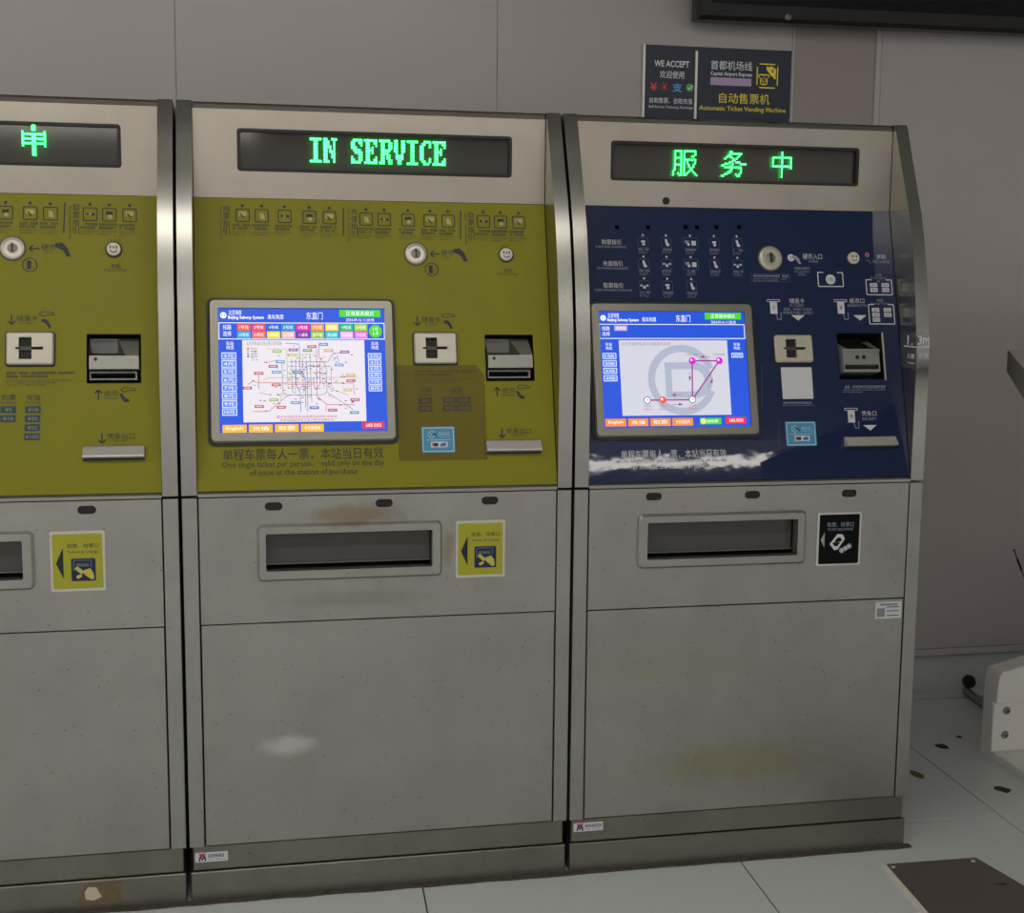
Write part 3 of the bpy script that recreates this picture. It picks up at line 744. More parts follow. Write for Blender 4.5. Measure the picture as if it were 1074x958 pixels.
def contactless_sticker(t, rc):
    x0, y0, x1, y1 = rc; w = x1 - x0; h = y1 - y0
    q = MB(); q.plate(FP, rr(x0, y0, x1, y1, .003), mat('sticker_blue', rgb(74, 148, 190), .35), 0, .0016); o = fix_normals(q.build('card_tap_sticker', t))
    q = MB(); lb = mat('sticker_pale', rgb(190, 220, 234), .4); c = .002
    q.line(FP, [(x0 + w * .04, y0 + h * .05), (x1 - w * .04, y0 + h * .05), (x1 - w * .04, y1 - h * .05), (x0 + w * .04, y1 - h * .05)], w * .025, lb, c, True)
    q.rect(FP, x0 + w * .14, y0 + h * .48, x1 - w * .12, y0 + h * .50, lb, c)
    q.line(FP, circ(x0 + w * .30, y0 + h * .70, w * .10, 16), w * .02, lb, c, True); q.line(FP, [(x0 + w * .26, y0 + h * .76), (x0 + w * .30, y0 + h * .70), (x0 + w * .26, y0 + h * .64)], w * .02, lb, c)
    q.poly(FP, [(x0 + w * .34, y0 + h * .74), (x0 + w * .38, y0 + h * .77), (x0 + w * .47, y0 + h * .64), (x0 + w * .43, y0 + h * .62)], NAVYP, c + .0002)
    q.text(FP, '感应区', x0 + w * .68, y0 + h * .72, h * .13, lb, c, w * .34); q.greek(FP, x0 + w * .55, x0 + w * .86, y0 + h * .60, h * .04, lb, c, False)
    q.rect(FP, x0 + w * .27, y0 + h * .20, x1 - w * .22, y0 + h * .42, WHITEP, c, .002)
    q.rect(FP, x0 + w * .31, y0 + h * .25, x0 + w * .37, y0 + h * .37, REDP, c + .0003); q.rect(FP, x0 + w * .36, y0 + h * .24, x0 + w * .49, y0 + h * .37, NAVYP, c + .0002)
    q.poly(FP, circ(x0 + w * .60, y0 + h * .29, w * .05, 12), mat('cloud_blue', rgb(50, 120, 180), .5), c + .0002); q.poly(FP, circ(x0 + w * .67, y0 + h * .31, w * .06, 12), MATS['cloud_blue'], c + .0003)
    q.build('sticker_print', o, kind='stuff')

def pointing_hand(q, F, x, y, s, m, c, flip=1):
    q.poly(F, [(x - s * .5, y + s * .45), (x - s * .1, y + s * .5), (x + s * .25, y + s * .15), (x + s * .5, y - s * .5), (x + s * .2, y - s * .5), (x - s * .05, y - s * .05), (x - s * .4, y + s * .12)], m, c)
    q.poly(F, circ(x - s * .42, y + s * .3, s * .17, 10), m, c + .0001)
def flat_hand(q, F, x, y, s, m, c):
    q.line(F, [(x - s * .6, y), (x - s * .35, y + s * .22), (x + s * .1, y + s * .22), (x + s * .7, y + s * .1), (x + s * .7, y - s * .08), (x + s * .05, y - s * .05), (x - s * .2, y - s * .2), (x - s * .5, y - s * .1)], s * .07, m, c, True)

def maker_sticker(t, F, rc, c):
    x0, y0, x1, y1 = rc; w = x1 - x0; h = y1 - y0
    q = MB(); q.plate(F, rr(x0, y0, x1, y1, .002), WHITEP, c, c + .0012); o = fix_normals(q.build('maker_sticker', t))
    q = MB(); cc = c + .0015; a = x0 + w * .10; b_ = x0 + w * .34; lo = y0 + h * .12; hi = y1 - h * .10
    bl = mat('logo_blue', rgb(28, 34, 104), .5)
    q.poly(F, [(a, hi), (b_, hi), (b_ - w * .04, hi - h * .2), ((a + b_) / 2, hi - h * .42), (a + w * .04, hi - h * .2)], REDP, cc)
    q.poly(F, [(a, lo), (a + w * .03, hi - h * .26), (a + w * .08, hi - h * .26), ((a + b_) / 2, lo + h * .22), (b_ - w * .08, hi - h * .26), (b_ - w * .03, hi - h * .26), (b_, lo), (b_ - w * .055, lo), (b_ - w * .06, lo + h * .34), ((a + b_) / 2, lo), (a + w * .06, lo + h * .34), (a + w * .055, lo)], bl, cc + .0002)
    q.greek(F, x0 + w * .40, x1 - w * .06, y0 + h * .62, h * .34, bl, cc); q.greek(F, x0 + w * .40, x1 - w * .06, y0 + h * .25, h * .16, bl, cc, False)
    q.build('sticker_print', o, kind='stuff')

def ticket_sticker_yellow(tp, rc):
    x0, y0, x1, y1 = rc; w = x1 - x0; h = y1 - y0
    q = MB(); q.plate(FF, rr(x0, y0, x1, y1, .004), mat('sticker_white', rgb(206, 204, 196), .4), -.0015, .0006); o = fix_normals(q.build('ticket_sticker', tp))
    q = MB(); X = lambda f: x0 + w * f
    Y = lambda f: y1 - h * f
    q.rect(FF, X(.04), Y(.955), X(.955), Y(.045), LIMEP, .001, .003)
    q.poly(FF, [(X(.10), Y(.53)), (X(.235), Y(.79)), (X(.235), Y(.27))], NAVYP, .0013)
    q.text(FF, '取票、找零口', X(.595), Y(.245), h * .072, NAVYP, .0013, w * .57); q.text(FF, 'Tickets & Change', X(.595), Y(.35), h * .055, NAVYP, .0013, w * .57)
    nb = mat('sticker_navy', rgb(18, 34, 72), .45)
    q.rect(FF, X(.375), Y(.83), X(.82), Y(.455), nb, .0013, .003)
    bl = mat('sticker_slate', rgb(92, 104, 110), .5)
    q.line(FF, [(X(.42), Y(.66)), (X(.42), Y(.485)), (X(.74), Y(.485)), (X(.74), Y(.60))], w * .02, bl, .0016); q.rect(FF, X(.46), Y(.59), X(.70), Y(.54), bl, .0016)
    pale = mat('sticker_sand', rgb(200, 190, 90), .5)
    q.poly(FF, [(X(.43), Y(.62)), (X(.49), Y(.585)), (X(.62), Y(.68)), (X(.56), Y(.72))], pale, .0018)
    q.poly(FF, [(X(.56), Y(.67)), (X(.64), Y(.64)), (X(.72), Y(.62)), (X(.78), Y(.70)), (X(.79), Y(.80)), (X(.73), Y(.805)), (X(.64), Y(.74))], pale, .0019)
    q.poly(FF, circ(X(.50), Y(.76), w * .035, 10), pale, .0018); q.poly(FF, circ(X(.54), Y(.745), w * .03, 10), pale, .0019)
    q.build('sticker_print', o, kind='stuff')
def ticket_sticker_black(tp, rc):
    x0, y0, x1, y1 = rc; w = x1 - x0; h = y1 - y0
    q = MB(); q.plate(FF, rr(x0, y0, x1, y1, .005), mat('sticker_white', rgb(206, 204, 196), .4), -.0015, .0006); o = fix_normals(q.build('ticket_sticker', tp))
    q = MB(); X = lambda f: x0 + w * f
    Y = lambda f: y1 - h * f
    q.rect(FF, X(.045), Y(.965), X(.955), Y(.035), mat('sticker_black', rgb(6, 6, 7), .5, spec=.15), .001, .003)
    q.poly(FF, [(X(.08), Y(.51)), (X(.17), Y(.65)), (X(.17), Y(.36))], mat('sticker_grey', rgb(160, 162, 164), .5), .0013)
    q.text(FF, '取票、找零口', X(.52), Y(.225), h * .085, GREYP, .0013, w * .60); q.text(FF, 'TICKETS&CHANGE', X(.52), Y(.315), h * .045, GREYP, .0013, w * .58)
    cx, cy = X(.46), Y(.56); s = w * .17
    outer = [(cx - s * 1.0, cy - s * .2), (cx + s * .0, cy + s * 1.05), (cx + s * .7, cy + s * 1.0), (cx + s * 1.0, cy + s * .4), (cx + s * .1, cy - s * .9), (cx - s * .35, cy - s * 1.0)]
    inner = [(cx - s * .62, cy - s * .15), (cx + s * .05, cy + s * .62), (cx + s * .4, cy + s * .6), (cx + s * .62, cy + s * .3), (cx + s * .02, cy - s * .5), (cx - s * .3, cy - s * .5)]
    q.plate(FF, outer, WHITEP, .0012, .0015, [inner]); q.greek(FF, cx - s * .4, cx + s * .5, cy + s * .05, s * .2, WHITEP, .0016, False)
    for k in range(3):
        q.poly(FF, circ(X(.57 + k * .08), Y(.715 - k * .038), w * .055, 14), WHITEP, .0016 + k * .0002); q.line(FF, circ(X(.57 + k * .08), Y(.715 - k * .038), w * .038, 12), w * .01, NAVYP, .0017 + k * .0002, True)
    q.build('sticker_print', o, kind='stuff')

YC = 0.0            # the yellow layout is measured on the middle machine (x = 0)
def yellow_layout():
    d = {}
    a = pf(212, 656.5, 0); c_ = pf(582, 641.5, 0); d['zmid'] = (a[1] + c_[1]) / 2
    d['pills'] = [pf(287, 531.5, 0), pf(403, 528, 0), pf(514, 525.3, 0)]
    d['tray'] = quad(pf, 0, (270, 551), (463, 545.5), (463.5, 603), (270, 610.5)); d['tray_in'] = quad(pf, 0, (279, 559.5), (453, 555.5), (453, 592.5), (279, 600))
    d['note'] = ltrb(pp, 0, 509, 351, 560, 400)
    d['window'] = quad(ph, 0, (248, 133.5), (537, 144), (537, 187.5), (249, 178.5))
    return d

def yellow_prints(fp, t, variant):
    q = MB(); c = .0006; m = NAVYP
    T = lambda u, v: pp(u, v, 0)
    k = 1 / 402.0                                     # metres per photo pixel on this panel
    def txt(s, u, v, h, w=None, align='c', rot=False, bold=0.0):
        x, y = T(u, v); q.text(FP, s, x, y, h * k, m, c, None if w is None else w * k, align, bold, rot)
    def gk(u0, u1, v, h, cjk=True):
        x, y = T(u0, v); x1, _ = T(u1, v); q.greek(FP, x, x1, y, h * k, m, c, cjk)
    txt('单程车票每人一票，本站当日有效', 319, 476.3, 11, 147)
    txt('One single ticket per person， valid only on the day', 319, 487.3, 7.2, 148)
    txt('of issue at the station of purchase', 319, 496, 7, 98)
    def column(chars, u, v0, dv, small):
        for i, ch in enumerate(chars): txt(ch, u, v0 + i * dv, 6.2, 6.2)
        x, y = T(u - 6.3, v0 - 3); q.text(FP, small, x, y, 2.4 * k, m, c, 32 * k, 'l', 0, True)
    column('购票指引', 237.5, 219, 7.8, 'Tips for Ticket Purchase'); column('充值指引', 371.5, 222, 7.8, 'Tips for Recharging'); column('取票指引', 494, 226, 7.5, 'Tips for Ticket Collecting')
    for u, v0, v1 in ((360, 218, 248), (483, 221, 251)):
        a = T(u, v0); b_ = T(u, v1); q.line(FP, [a, b_], 1.1 * k, m, c)
    xs = [(254.5, 226), (274.5, 226.5), (298.5, 227), (324.5, 228), (345.5, 228.5), (384, 230), (403, 230.5), (428, 231), (451, 231.5), (470, 232), (507, 232.5), (525, 233), (544, 233.5)]
    pale = mat('icon_pale', rgb(176, 172, 110), .5)
    for i, (u, v) in enumerate(xs):
        x, y = T(u, v); s = 6.0 * k
        q.poly(FP, circ(x, y + 9.4 * k, 1.5 * k, 8), m, c); q.line(FP, rr(x - s, y - s, x + s, y + s, s * .15, 1), .9 * k, m, c, True)
        st = i % 4
        if st == 0: q.rect(FP, x - s * .6, y - s * .1, x + s * .6, y + s * .6, pale, c); q.line(FP, [(x - s * .4, y + s * .3), (x + s * .2, y - s * .4)], s * .2, m, c + .0002)
        if st == 1: q.poly(FP, [(x - s * .3, y + s * .5), (x + s * .3, y + s * .3), (x + s * .5, y - s * .6), (x - s * .2, y - s * .5)], pale, c)
        if st == 2: q.rect(FP, x - s * .6, y - s * .1, x - s * .2, y + s * .2, m, c); q.rect(FP, x + s * .2, y - s * .2, x + s * .7, y + s * .2, m, c); q.rect(FP, x - s * .1, y - s * .1, x + s * .1, y + s * .15, pale, c)
        if st == 3: q.rect(FP, x - s * .5, y, x + s * .5, y + s * .5, m, c); q.poly(FP, circ(x + s * .1, y - s * .3, s * .35, 8), pale, c + .0002)
        for r_, (dy, h) in enumerate(((-9.5, 2.4), (-12.8, 2.4), (-16, 1.4), (-18.4, 1.4))):
            wd = (8.5, 7, 8, 6)[r_]
            q.greek(FP, x - 9 * k, x - 9 * k + 2 * wd * k, y + dy * k, h * k, m, c, r_ < 2)
    # coin, help, card, banknote and receipt captions
    def arrow(u, v, dx, dy, L=9):
        x, y = T(u, v); s = L * k / 2; ex, ey = x + dx * s, y + dy * s
        q.line(FP, [(x - dx * s, y - dy * s), (ex, ey)], 1.2 * k, m, c)
        px, py = -dy, dx
        for sg in (-1, 1): q.line(FP, [(ex, ey), (ex - dx * s * .7 + sg * px * s * .7, ey - dy * s * .7 + sg * py * s * .7)], 1.2 * k, m, c)
    arrow(456.4, 266.6, -1, 0); txt('硬币', 469.3, 265.3, 5.5, 12); txt('Coins', 469.3, 270.2, 1.8, 7); x, y = T(483.5, 267.5); pointing_hand(q, FP, x, y, 13 * k, m, c)
    x, y = T(452.6, 282.7); q.line(FP, circ(x, y, 6.2 * k, 24), .8 * k, m, c, True); txt('1', 451.8, 282.7, 8, 3.6, bold=.03); txt('元', 455.6, 284.8, 2, 2)
    txt('求助', 532.6, 284, 4.2, 9); txt('Press for Help', 532.6, 288, 2.6, 19)
    x, y = T(531, 258)
    for dx in (-3, 0, 3): q.line(FP, [(x + dx * k, y - k * .8), (x + dx * 1.4 * k, y + k)], .6 * k, m, c)
    arrow(437.6, 336.8, 0, -1); txt('储值卡', 452, 335.4, 5.6, 18); txt('IC Card', 452, 340.3, 2, 10); x, y = T(469.5, 331.5); flat_hand(q, FP, x, y, 9.5 * k, m, c); x, y = T(470.5, 340.5); pointing_hand(q, FP, x, y, 8 * k, m, c)
    arrow(521.4, 411.4, 0, 1); txt('纸币', 533.4, 409.8, 5.6, 12); txt('Banknotes', 533.4, 414.5, 1.9, 12); x, y = T(548.5, 406.5); flat_hand(q, FP, x, y, 9.5 * k, m, c); x, y = T(545.5, 414.5); pointing_hand(q, FP, x, y, -8 * k, m, c)
    arrow(526.5, 454.4, 0, -1); txt('凭条出口', 544, 452.3, 5.6, 24); txt('Receipt', 544, 457, 2, 11)
    gk(435, 499, 389.8, 2.2); gk(435, 474, 393.3, 2.2); gk(435, 498, 397, 1.5, False); gk(435, 483, 399.4, 1.5, False); gk(435, 472, 401.6, 1.5, False)
    nb = mat('chip_navy', rgb(34, 62, 84), .5); lb = mat('chip_text', rgb(150, 150, 100), .5)
    def chip(u, v, s_):
        x, y = T(u, v); q.rect(FP, x - 6.6 * k, y - 3.2 * k, x + 6.6 * k, y + 3.2 * k, nb, c); q.text(FP, s_, x, y, 3.4 * k, lb, c + .0003, min(11, 2.8 * len(s_)) * k)
    if variant == 'film':
        txt('购票', 446.3, 409.3, 5.5, 11); txt('Purchase', 446.3, 413.8, 2.2, 13); txt('充值', 479, 409, 5.5, 11); txt('Recharge', 479, 413.2, 2.2, 13)
        for u, v, s_ in ((446, 420.7, '¥5'), (446.2, 428.8, '¥10'), (471.6, 420, '¥50'), (486.5, 420, '¥20'), (472, 428.2, '¥50'), (486.8, 428, '¥100')): chip(u, v, s_)
    else:
        txt('购票', 438, 414, 5.5, 12); txt('Purchase', 438, 419, 2, 13); txt('充值', 461, 414, 5.5, 12); txt('Recharge', 461, 419, 2, 13)
        for i, s_ in enumerate(('¥5', '¥10')): chip(438, 426 + i * 8.9, s_)
        for i, s_ in enumerate(('¥10', '¥20', '¥50', '¥100')): chip(461, 426 + i * 8.9, s_)
    q.build('panel_print', fp, 'dark navy guide pictograms and lettering', 'stuff')

def yellow_machine(xc, label, led, variant, group=None):
    t = thing('ticket_machine', label, 'ticket machine', (xc, 0, 0), group)
    d = yellow_layout(); d['led'] = led
    fp, hd, tp = machine_shell(t, 'yellow', xc, d)
    yellow_prints(fp, t, variant)
    touch_screen(t, quad(lambda u, v, x: pp(u, v, x, .012), 0, (219.5, 312), (413.5, 315.5), (415.5, 462.5), (218.5, 464.5)), paint_map_screen)
    x, y = pp(436, 266.6, 0); coin_slot(t, x, y, .0245)
    x, y = pp(530.5, 267.6, 0); help_button(t, x, y, .0158)
    card_reader(t, ltrb(pp, 0, 434, 350, 478.5, 382), (.27, .54))
    note_acceptor_yellow(t, d['note'])
    receipt_chute(t, quad(pp, 0, (509.5, 462.5), (566.5, 461.5), (567, 476), (509.5, 477)))
    ticket_sticker_yellow(tp, quad(pf, 0, (478, 547), (529.5, 545), (529.5, 604.5), (478.5, 606.5)))
    if variant == 'film':
        x0, y0, x1, y1 = quad(pp, 0, (416, 383.5), (508, 383), (510.5, 481), (417.5, 485))
        film = bpy.data.materials.new('brown_film'); film.use_nodes = True; nt = film.node_tree
        bs = nt.nodes['Principled BSDF']; bs.inputs['Base Color'].default_value = rgb(122, 98, 18); bs.inputs['Roughness'].default_value = .4; bs.inputs['Alpha'].default_value = .24
        q = MB(); q.plate(FP, [(x0, y0), (x1, y0), (x1, y1 - .024), (x1 - .018, y1), (x0, y1)], film, .0010, .0014); fix_normals(q.build('brown_film', t, 'brown tinted see-through film stuck on the panel'))
        contactless_sticker(t, quad(pp, 0, (442, 448), (476.5, 447.5), (477.5, 474.5), (442.5, 475.5)))
        maker_sticker(t, wallframe(.010), quad(pf, 0, (204.2, 896.7), (239, 895), (239, 904.5), (205, 907)), .0)
    return t

# the three machines ------------------------------------------------------------------
XP = W + G
m2box = quad(ph, 0, (325, 143.5), (467.5, 149), (467.5, 174.5), (325, 169.5))
x0, z0, x1, z1 = m2box
led_in = [('IN', (x0, x0 + (x1 - x0) * .198, z0, z1), 1, 10), ('SERVICE', (x0 + (x1 - x0) * .30, x1, z0, z1), 1, 10)]
m2 = yellow_machine(0.0, 'olive yellow ticket machine whose green display reads IN SERVICE, in the middle', led_in, 'film')
a = quad(ph, -XP, (22.5, 129), (48, 130.5), (48, 164), (22.5, 163))
m1 = yellow_machine(-XP, 'olive yellow ticket machine at the left edge, cut off, without brown film', [('申', (a[0], a[2], a[1], a[3]), 0, 14)], 'plain')
# torn paper label on the plinth of the left machine
q = MB(); FPL = wallframe(.004)
r_ = quad(pf, -XP, (80, 930), (128, 925.5), (128, 947), (80, 950.5))
q.plate(FPL, [(r_[0], r_[1]), (r_[2], r_[1]), (r_[2], r_[3]), (r_[0] + .02, r_[3])], mat('old_glue', rgb(112, 98, 72), .7, var=.2, vscale=40), 0, .0008); o = fix_normals(q.build('glue_patch', m1))
q = MB(); cx_, cz_ = (r_[0] * .62 + r_[2] * .38), (r_[1] + r_[3]) / 2
q.poly(FPL, [(cx_ - .018, cz_ - .012), (cx_ - .002, cz_ - .016), (cx_ + .018, cz_ - .008), (cx_ + .012, cz_ + .002), (cx_ + .006, cz_ + .016), (cx_ - .012, cz_ + .018), (cx_ - .02, cz_ + .006)], mat('torn_paper', rgb(206, 196, 170), .8), .0012); q.build('torn_paper', o)

def blue_machine(xc):
    t = thing('ticket_machine', 'navy blue ticket machine with a purple airport line map on its screen', 'ticket machine', (xc, 0, 0))
    d = {}
    d['zmid'] = (pf(616, 638.5, xc)[1] + pf(948, 629.5, xc)[1]) / 2
    d['pills'] = [pf(686, 521.2, xc), pf(789.5, 519.2, xc), pf(891, 517.7, xc)]
    d['tray'] = quad(pf, xc, (669, 539.5), (844, 535.5), (844, 591), (669, 596)); d['tray_in'] = quad(pf, xc, (678, 547.5), (835, 544.5), (835, 583), (678, 585.5))
    d['note'] = quad(pp, xc, (877, 349.5), (924.5, 350), (928.5, 398), (881, 398))
    d['window'] = quad(ph, xc, (640.5, 148), (901, 154.5), (901, 194.5), (640.5, 190.5))
    led = []
    for ch, l, tp_, r_, bt in (('服', 706, 157.5, 732, 184.5), ('务', 757, 158.5, 783.5, 185.5), ('中', 809, 159, 832.5, 186.5)):
        bx = ltrb(ph, xc, l, tp_, r_, bt); led.append((ch, (bx[0], bx[2], bx[1], bx[3]), 0, 15))
    d['led'] = led
    fp, hd, tp = machine_shell(t, 'blue', xc, d)
    touch_screen(t, quad(lambda u, v, x: pp(u, v, x, .012), xc, (618.6, 317.5), (789, 317.5), (797.4, 456.8), (624.5, 459)), paint_airport_screen)
    T = lambda u, v: pp(u, v, xc)
    k = 1 / 385.0; q = MB(); c = .0006
    def txt(s, u, v, h, w=None, m=GREYP, align='c', bold=0.0):
        x, y = T(u, v); q.text(FP, s, x, y, h * k, m, c, None if w is None else w * k, align, bold)
    def gk(u0, u1, v, h, cjk=True, m=GREYP):
        x, y = T(u0, v); x1, _ = T(u1, v); q.greek(FP, x, x1, y, h * k, m, c, cjk)
    txt('单程车票每人一票，本站当日有效', 707, 476.5, 8.6, 103, WHITEP)
    txt('One single ticket per person， valid only on the day', 707, 483.5, 5.2, 104); txt('of issue at the station of purchase', 707.5, 490, 5.6, 81, WHITEP)
    for u, v, a_, b_, w_ in ((641, 254, '购票指引', 'PURCHASE GUIDANCE', 30), (642.5, 276.5, '充值指引', 'RECHARGE GUIDANCE', 30), (643, 299.5, '取票指引', 'TICKET FETCHING GUIDANCE', 37)):
        txt(a_, u, v, 5.0, 19, WHITEP); txt(b_, u, v + 5, 2.2, w_)
    for r in range(3):
        for i in range(5):
            if r == 2 and i > 2: continue
            u = (674.5, 698.7, 724, 749, 773)[i] + r * .7; v = (254.5, 277, 300)[r] + i * .3
            x, y = T(u, v); wide = 7.5 if (i == 2 and r < 2) else 5; s = 5 * k
            q.poly(FP, circ(x, y + 7.2 * k, 1.1 * k, 8), WHITEP, c); q.line(FP, rr(x - wide * k, y - s, x + wide * k, y + s, s * .2, 1), .4 * k, mat('faint_print', rgb(70, 84, 124), .5), c, True)
            st = (i + r) % 3
            if wide > 6:
                q.rect(FP, x + 1 * k, y - 2.4 * k, x + 5.5 * k, y + 2.2 * k, WHITEP, c); q.rect(FP, x - 5.5 * k, y - .5 * k, x - 1.5 * k, y + 2.4 * k, GREYP, c); q.poly(FP, circ(x - 2 * k, y - 1.4 * k, 1.5 * k, 8), WHITEP, c + .0002)
            elif st == 0: q.rect(FP, x - 2 * k, y, x + 2 * k, y + 2 * k, WHITEP, c); q.poly(FP, circ(x + .4 * k, y - 1.6 * k, 1.5 * k, 8), WHITEP, c)
            elif st == 1: q.poly(FP, [(x - 1.5 * k, y + 3.4 * k), (x + .8 * k, y + 3.4 * k), (x + 2.4 * k, y - 3 * k), (x, y - 3 * k)], WHITEP, c); q.poly(FP, circ(x + 1.8 * k, y - 2 * k, 1.4 * k, 8), WHITEP, c + .0002)
            else: q.rect(FP, x - 4 * k, y - .6 * k, x - 2 * k, y + 1.2 * k, WHITEP, c); q.rect(FP, x + 2 * k, y - .6 * k, x + 4 * k, y + 1.2 * k, WHITEP, c); q.rect(FP, x - 1.3 * k, y - 2.6 * k, x + 1.3 * k, y - .4 * k, WHITEP, c); q.rect(FP, x - 3 * k, y - .1 * k, x + 3 * k, y + .5 * k, GREYP, c)
            for n_, dy in enumerate((-6.6, -8.6, -10.4)):
                q.greek(FP, x - 5 * k, x + (5.5 - n_) * k, y + dy * k, (1.6, 1.2, 1.2)[n_] * k, GREYP, c, n_ == 0)
    for u in (647, 679.5, 719, 731, 751.4, 775): x, y = T(u, 238.4); q.rect(FP, x - 2 * k, y - 2 * k, x + 2 * k, y + 2 * k, mat('hole_black', rgb(4, 4, 5), .9, spec=0.0), c)
    txt('硬币入口', 852, 269.3, 5.6, 20, WHITEP); txt('COINS', 853, 274.3, 2.8, 10); txt('可接收硬币', 841, 281.8, 3, 16); txt('Acceptable', 841, 285.4, 2.4, 16); txt('Coins', 841, 288, 2.2, 8)
    x, y = T(829.5, 270.5); q.poly(FP, circ(x, y, 3.6 * k, 14), WHITEP, c); q.text(FP, '1', x - .6 * k, y, 3.6 * k, NAVYP, c + .0003); pointing_hand(q, FP, x + 6 * k, y - 2 * k, 8.5 * k, GREYP, c)
    x, y = T(808, 291.5); q.line(FP, rr(x - 20 * k, y - 4 * k, x + 20 * k, y + 4 * k, k, 1), .4 * k, MATS['faint_print'], c, True); gk(790, 827, 289.6, 2.4); gk(790, 825, 292.6, 1.5, False); gk(790, 816, 294.6, 1.3, False)
    def bracket(u, v, w, h):
        x, y = T(u, v); a_ = w / 2 * k; b_ = h / 2 * k
        q.line(FP, [(x - a_ * .55, y + b_), (x - a_, y + b_), (x - a_, y - b_), (x + a_, y - b_), (x + a_, y + b_), (x + a_ * .55, y + b_)], 1.0 * k, WHITEP, c); return x, y
    x, y = bracket(871, 293.3, 26, 14); q.poly(FP, circ(x, y, 5 * k, 18), WHITEP, c); q.text(FP, '1元', x, y, 4.2 * k, NAVYP, c + .0003, 6 * k)
    x, y = T(909.3, 267.4); q.poly(FP, circ(x, y, 2.4 * k, 12), GREYP, c); q.poly(FP, circ(x, y, 1.6 * k, 12), REDP, c + .0002); pointing_hand(q, FP, x + 1.4 * k, y - 7 * k, 5 * k, MATS['faint_print'], c)
    txt('求助', 923.8, 269.5, 4.6, 10, WHITEP); txt('RECOURSE', 923.8, 274.8, 2.8, 18)
    def chips(u, v, rows):
        for i, row in enumerate(rows):
            for j, s_ in enumerate(row):
                x, y = T(u + j * 12.4 + i * .5, v + i * 5.2); q.rect(FP, x - 3.9 * k, y - 2 * k, x + 3.9 * k, y + 2 * k, WHITEP, c); q.text(FP, s_, x, y, 2.4 * k, NAVYP, c + .0003)
    bracket(922, 301.5, 27, 15); chips(916, 299.2, (('¥10', '¥20'), ('¥50', '¥100'))); txt('充值', 921, 288.8, 3, 6.5); txt('Recharging', 921, 291.8, 2.4, 16); txt('IC', 921.4, 295, 2, 3)
    bracket(924.6, 329.8, 26.5, 19.5); chips(918.2, 325.2, (('¥5', '¥10'), ('¥20', '¥50'), ('¥100',))); txt('购票', 922.8, 315.5, 3, 6.5); txt('Buying Tickets', 923.5, 318.8, 2.4, 20)
    def doc(u, v, s_):
        x, y = T(u, v); q.line(FP, rr(x - 6.5 * k, y + 7.5 * k, x + 6.5 * k, y + 9.4 * k, .4 * k, 1), .6 * k, WHITEP, c, True)
        q.rect(FP, x - 3.6 * k, y - 4.5 * k, x + 3.6 * k, y + 7.2 * k, WHITEP, c); q.text(FP, s_, x, y + 1.6 * k, 5 * k, NAVYP, c + .0003, 3.4 * k); q.line(FP, [(x + 1 * k, y - 3.5 * k), (x + 3 * k, y - 7 * k), (x + 3 * k, y - 10 * k), (x + 7 * k, y - 10 * k), (x + 7 * k, y - 3 * k)], .7 * k, GREYP, c)
    doc(811.5, 324.5, '卡'); doc(882, 324.5, '¥')
    txt('储值卡', 835.5, 315.7, 5, 15.5, WHITEP); txt('IC CARD', 835.7, 320.6, 2.6, 14); txt('购票、充值IC卡请先', 836.6, 324.5, 2.8, 29); txt('将储值卡插入此插口', 836.8, 328.2, 2.8, 31)
    txt('纸币口', 898.6, 315.7, 5, 15.5, WHITEP); txt('BANKNOTES', 899, 320.6, 2.6, 20)
    def tri(u, v): x, y = T(u, v); q.poly(FP, [(x - 7 * k, y + 2.5 * k), (x + 7 * k, y + 2.5 * k), (x, y - 2.8 * k)], WHITEP, c)
    tri(837, 333.4); tri(902, 333.4); tri(912.6, 448.7)
    doc(893, 438.5, '单'); txt('凭条口', 911.3, 433.8, 5, 15.5, WHITEP); txt('RECEIPT', 911.7, 439.5, 2.8, 15)
    gk(883.5, 929, 406.2, 2.8); gk(884, 929, 409.3, 1.5, False); gk(884, 905, 411.5, 1.4, False)
    gk(821.5, 852.5, 423, 2.2); gk(821, 854, 425.6, 1.3, False)
    x0, y0 = T(800.5, 420); 
    for u0, v0, u1, v1 in ((799, 383, 799, 429), (817, 441, 817, 474)):
        q.line(FP, [T(u0, v0), T(u1, v1)], .5 * k, MATS['faint_print'], c)
    q.build('panel_print', fp, 'white and pale grey guide pictograms and lettering', 'stuff')
    x, y = T(807.6, 271.3); coin_slot(t, x, y, .0285)
    x, y = T(894.3, 271.3); help_button(t, x, y, .0155)
    card_reader(t, quad(pp, xc, (810.5, 352), (850, 352.3), (852, 380.5), (813, 381)), (.28, .56))
    note_acceptor_blue(t, d['note'])
    q = MB(); nx0, ny0, nx1, ny1 = d['note']; q.box(FP, nx1 - .0005, ny0 - .002, -.003, nx1 + .003, ny1 + .002, .0015, CREAM); q.build('note_edge', t)
    receipt_chute(t, quad(pp, xc, (884.5, 458.5), (937, 458), (939, 470), (886, 471)))
    contactless_sticker(t, quad(pp, xc, (823, 442.7), (854.8, 442), (856.7, 467.5), (825, 468.5)))
    q = MB(); a_ = quad(pp, xc, (818.5, 386), (850.8, 385), (853, 418), (821.5, 419)); q.plate(FP, rr(*a_, .001), WHITEP, 0, .001); fix_normals(q.build('code_card', t, 'blank white square card'))
    # header camera hole
    x, z = ph(698.7, 210.8, xc); q = MB(); q.lathe(FH, x, z, [(.0095, 0), (.0085, .002), (.001, .0015)], BLACK, 20); q.build('camera_hole', hd)
    ticket_sticker_black(tp, quad(pf, xc, (857.5, 538.5), (903.5, 537), (902, 592.5), (856, 594)))
    # small inventory sticker on the lower door
    x0, z0, x1, z1 = quad(pf, xc, (918.3, 632), (945.8, 631), (945, 648), (918, 649.5))
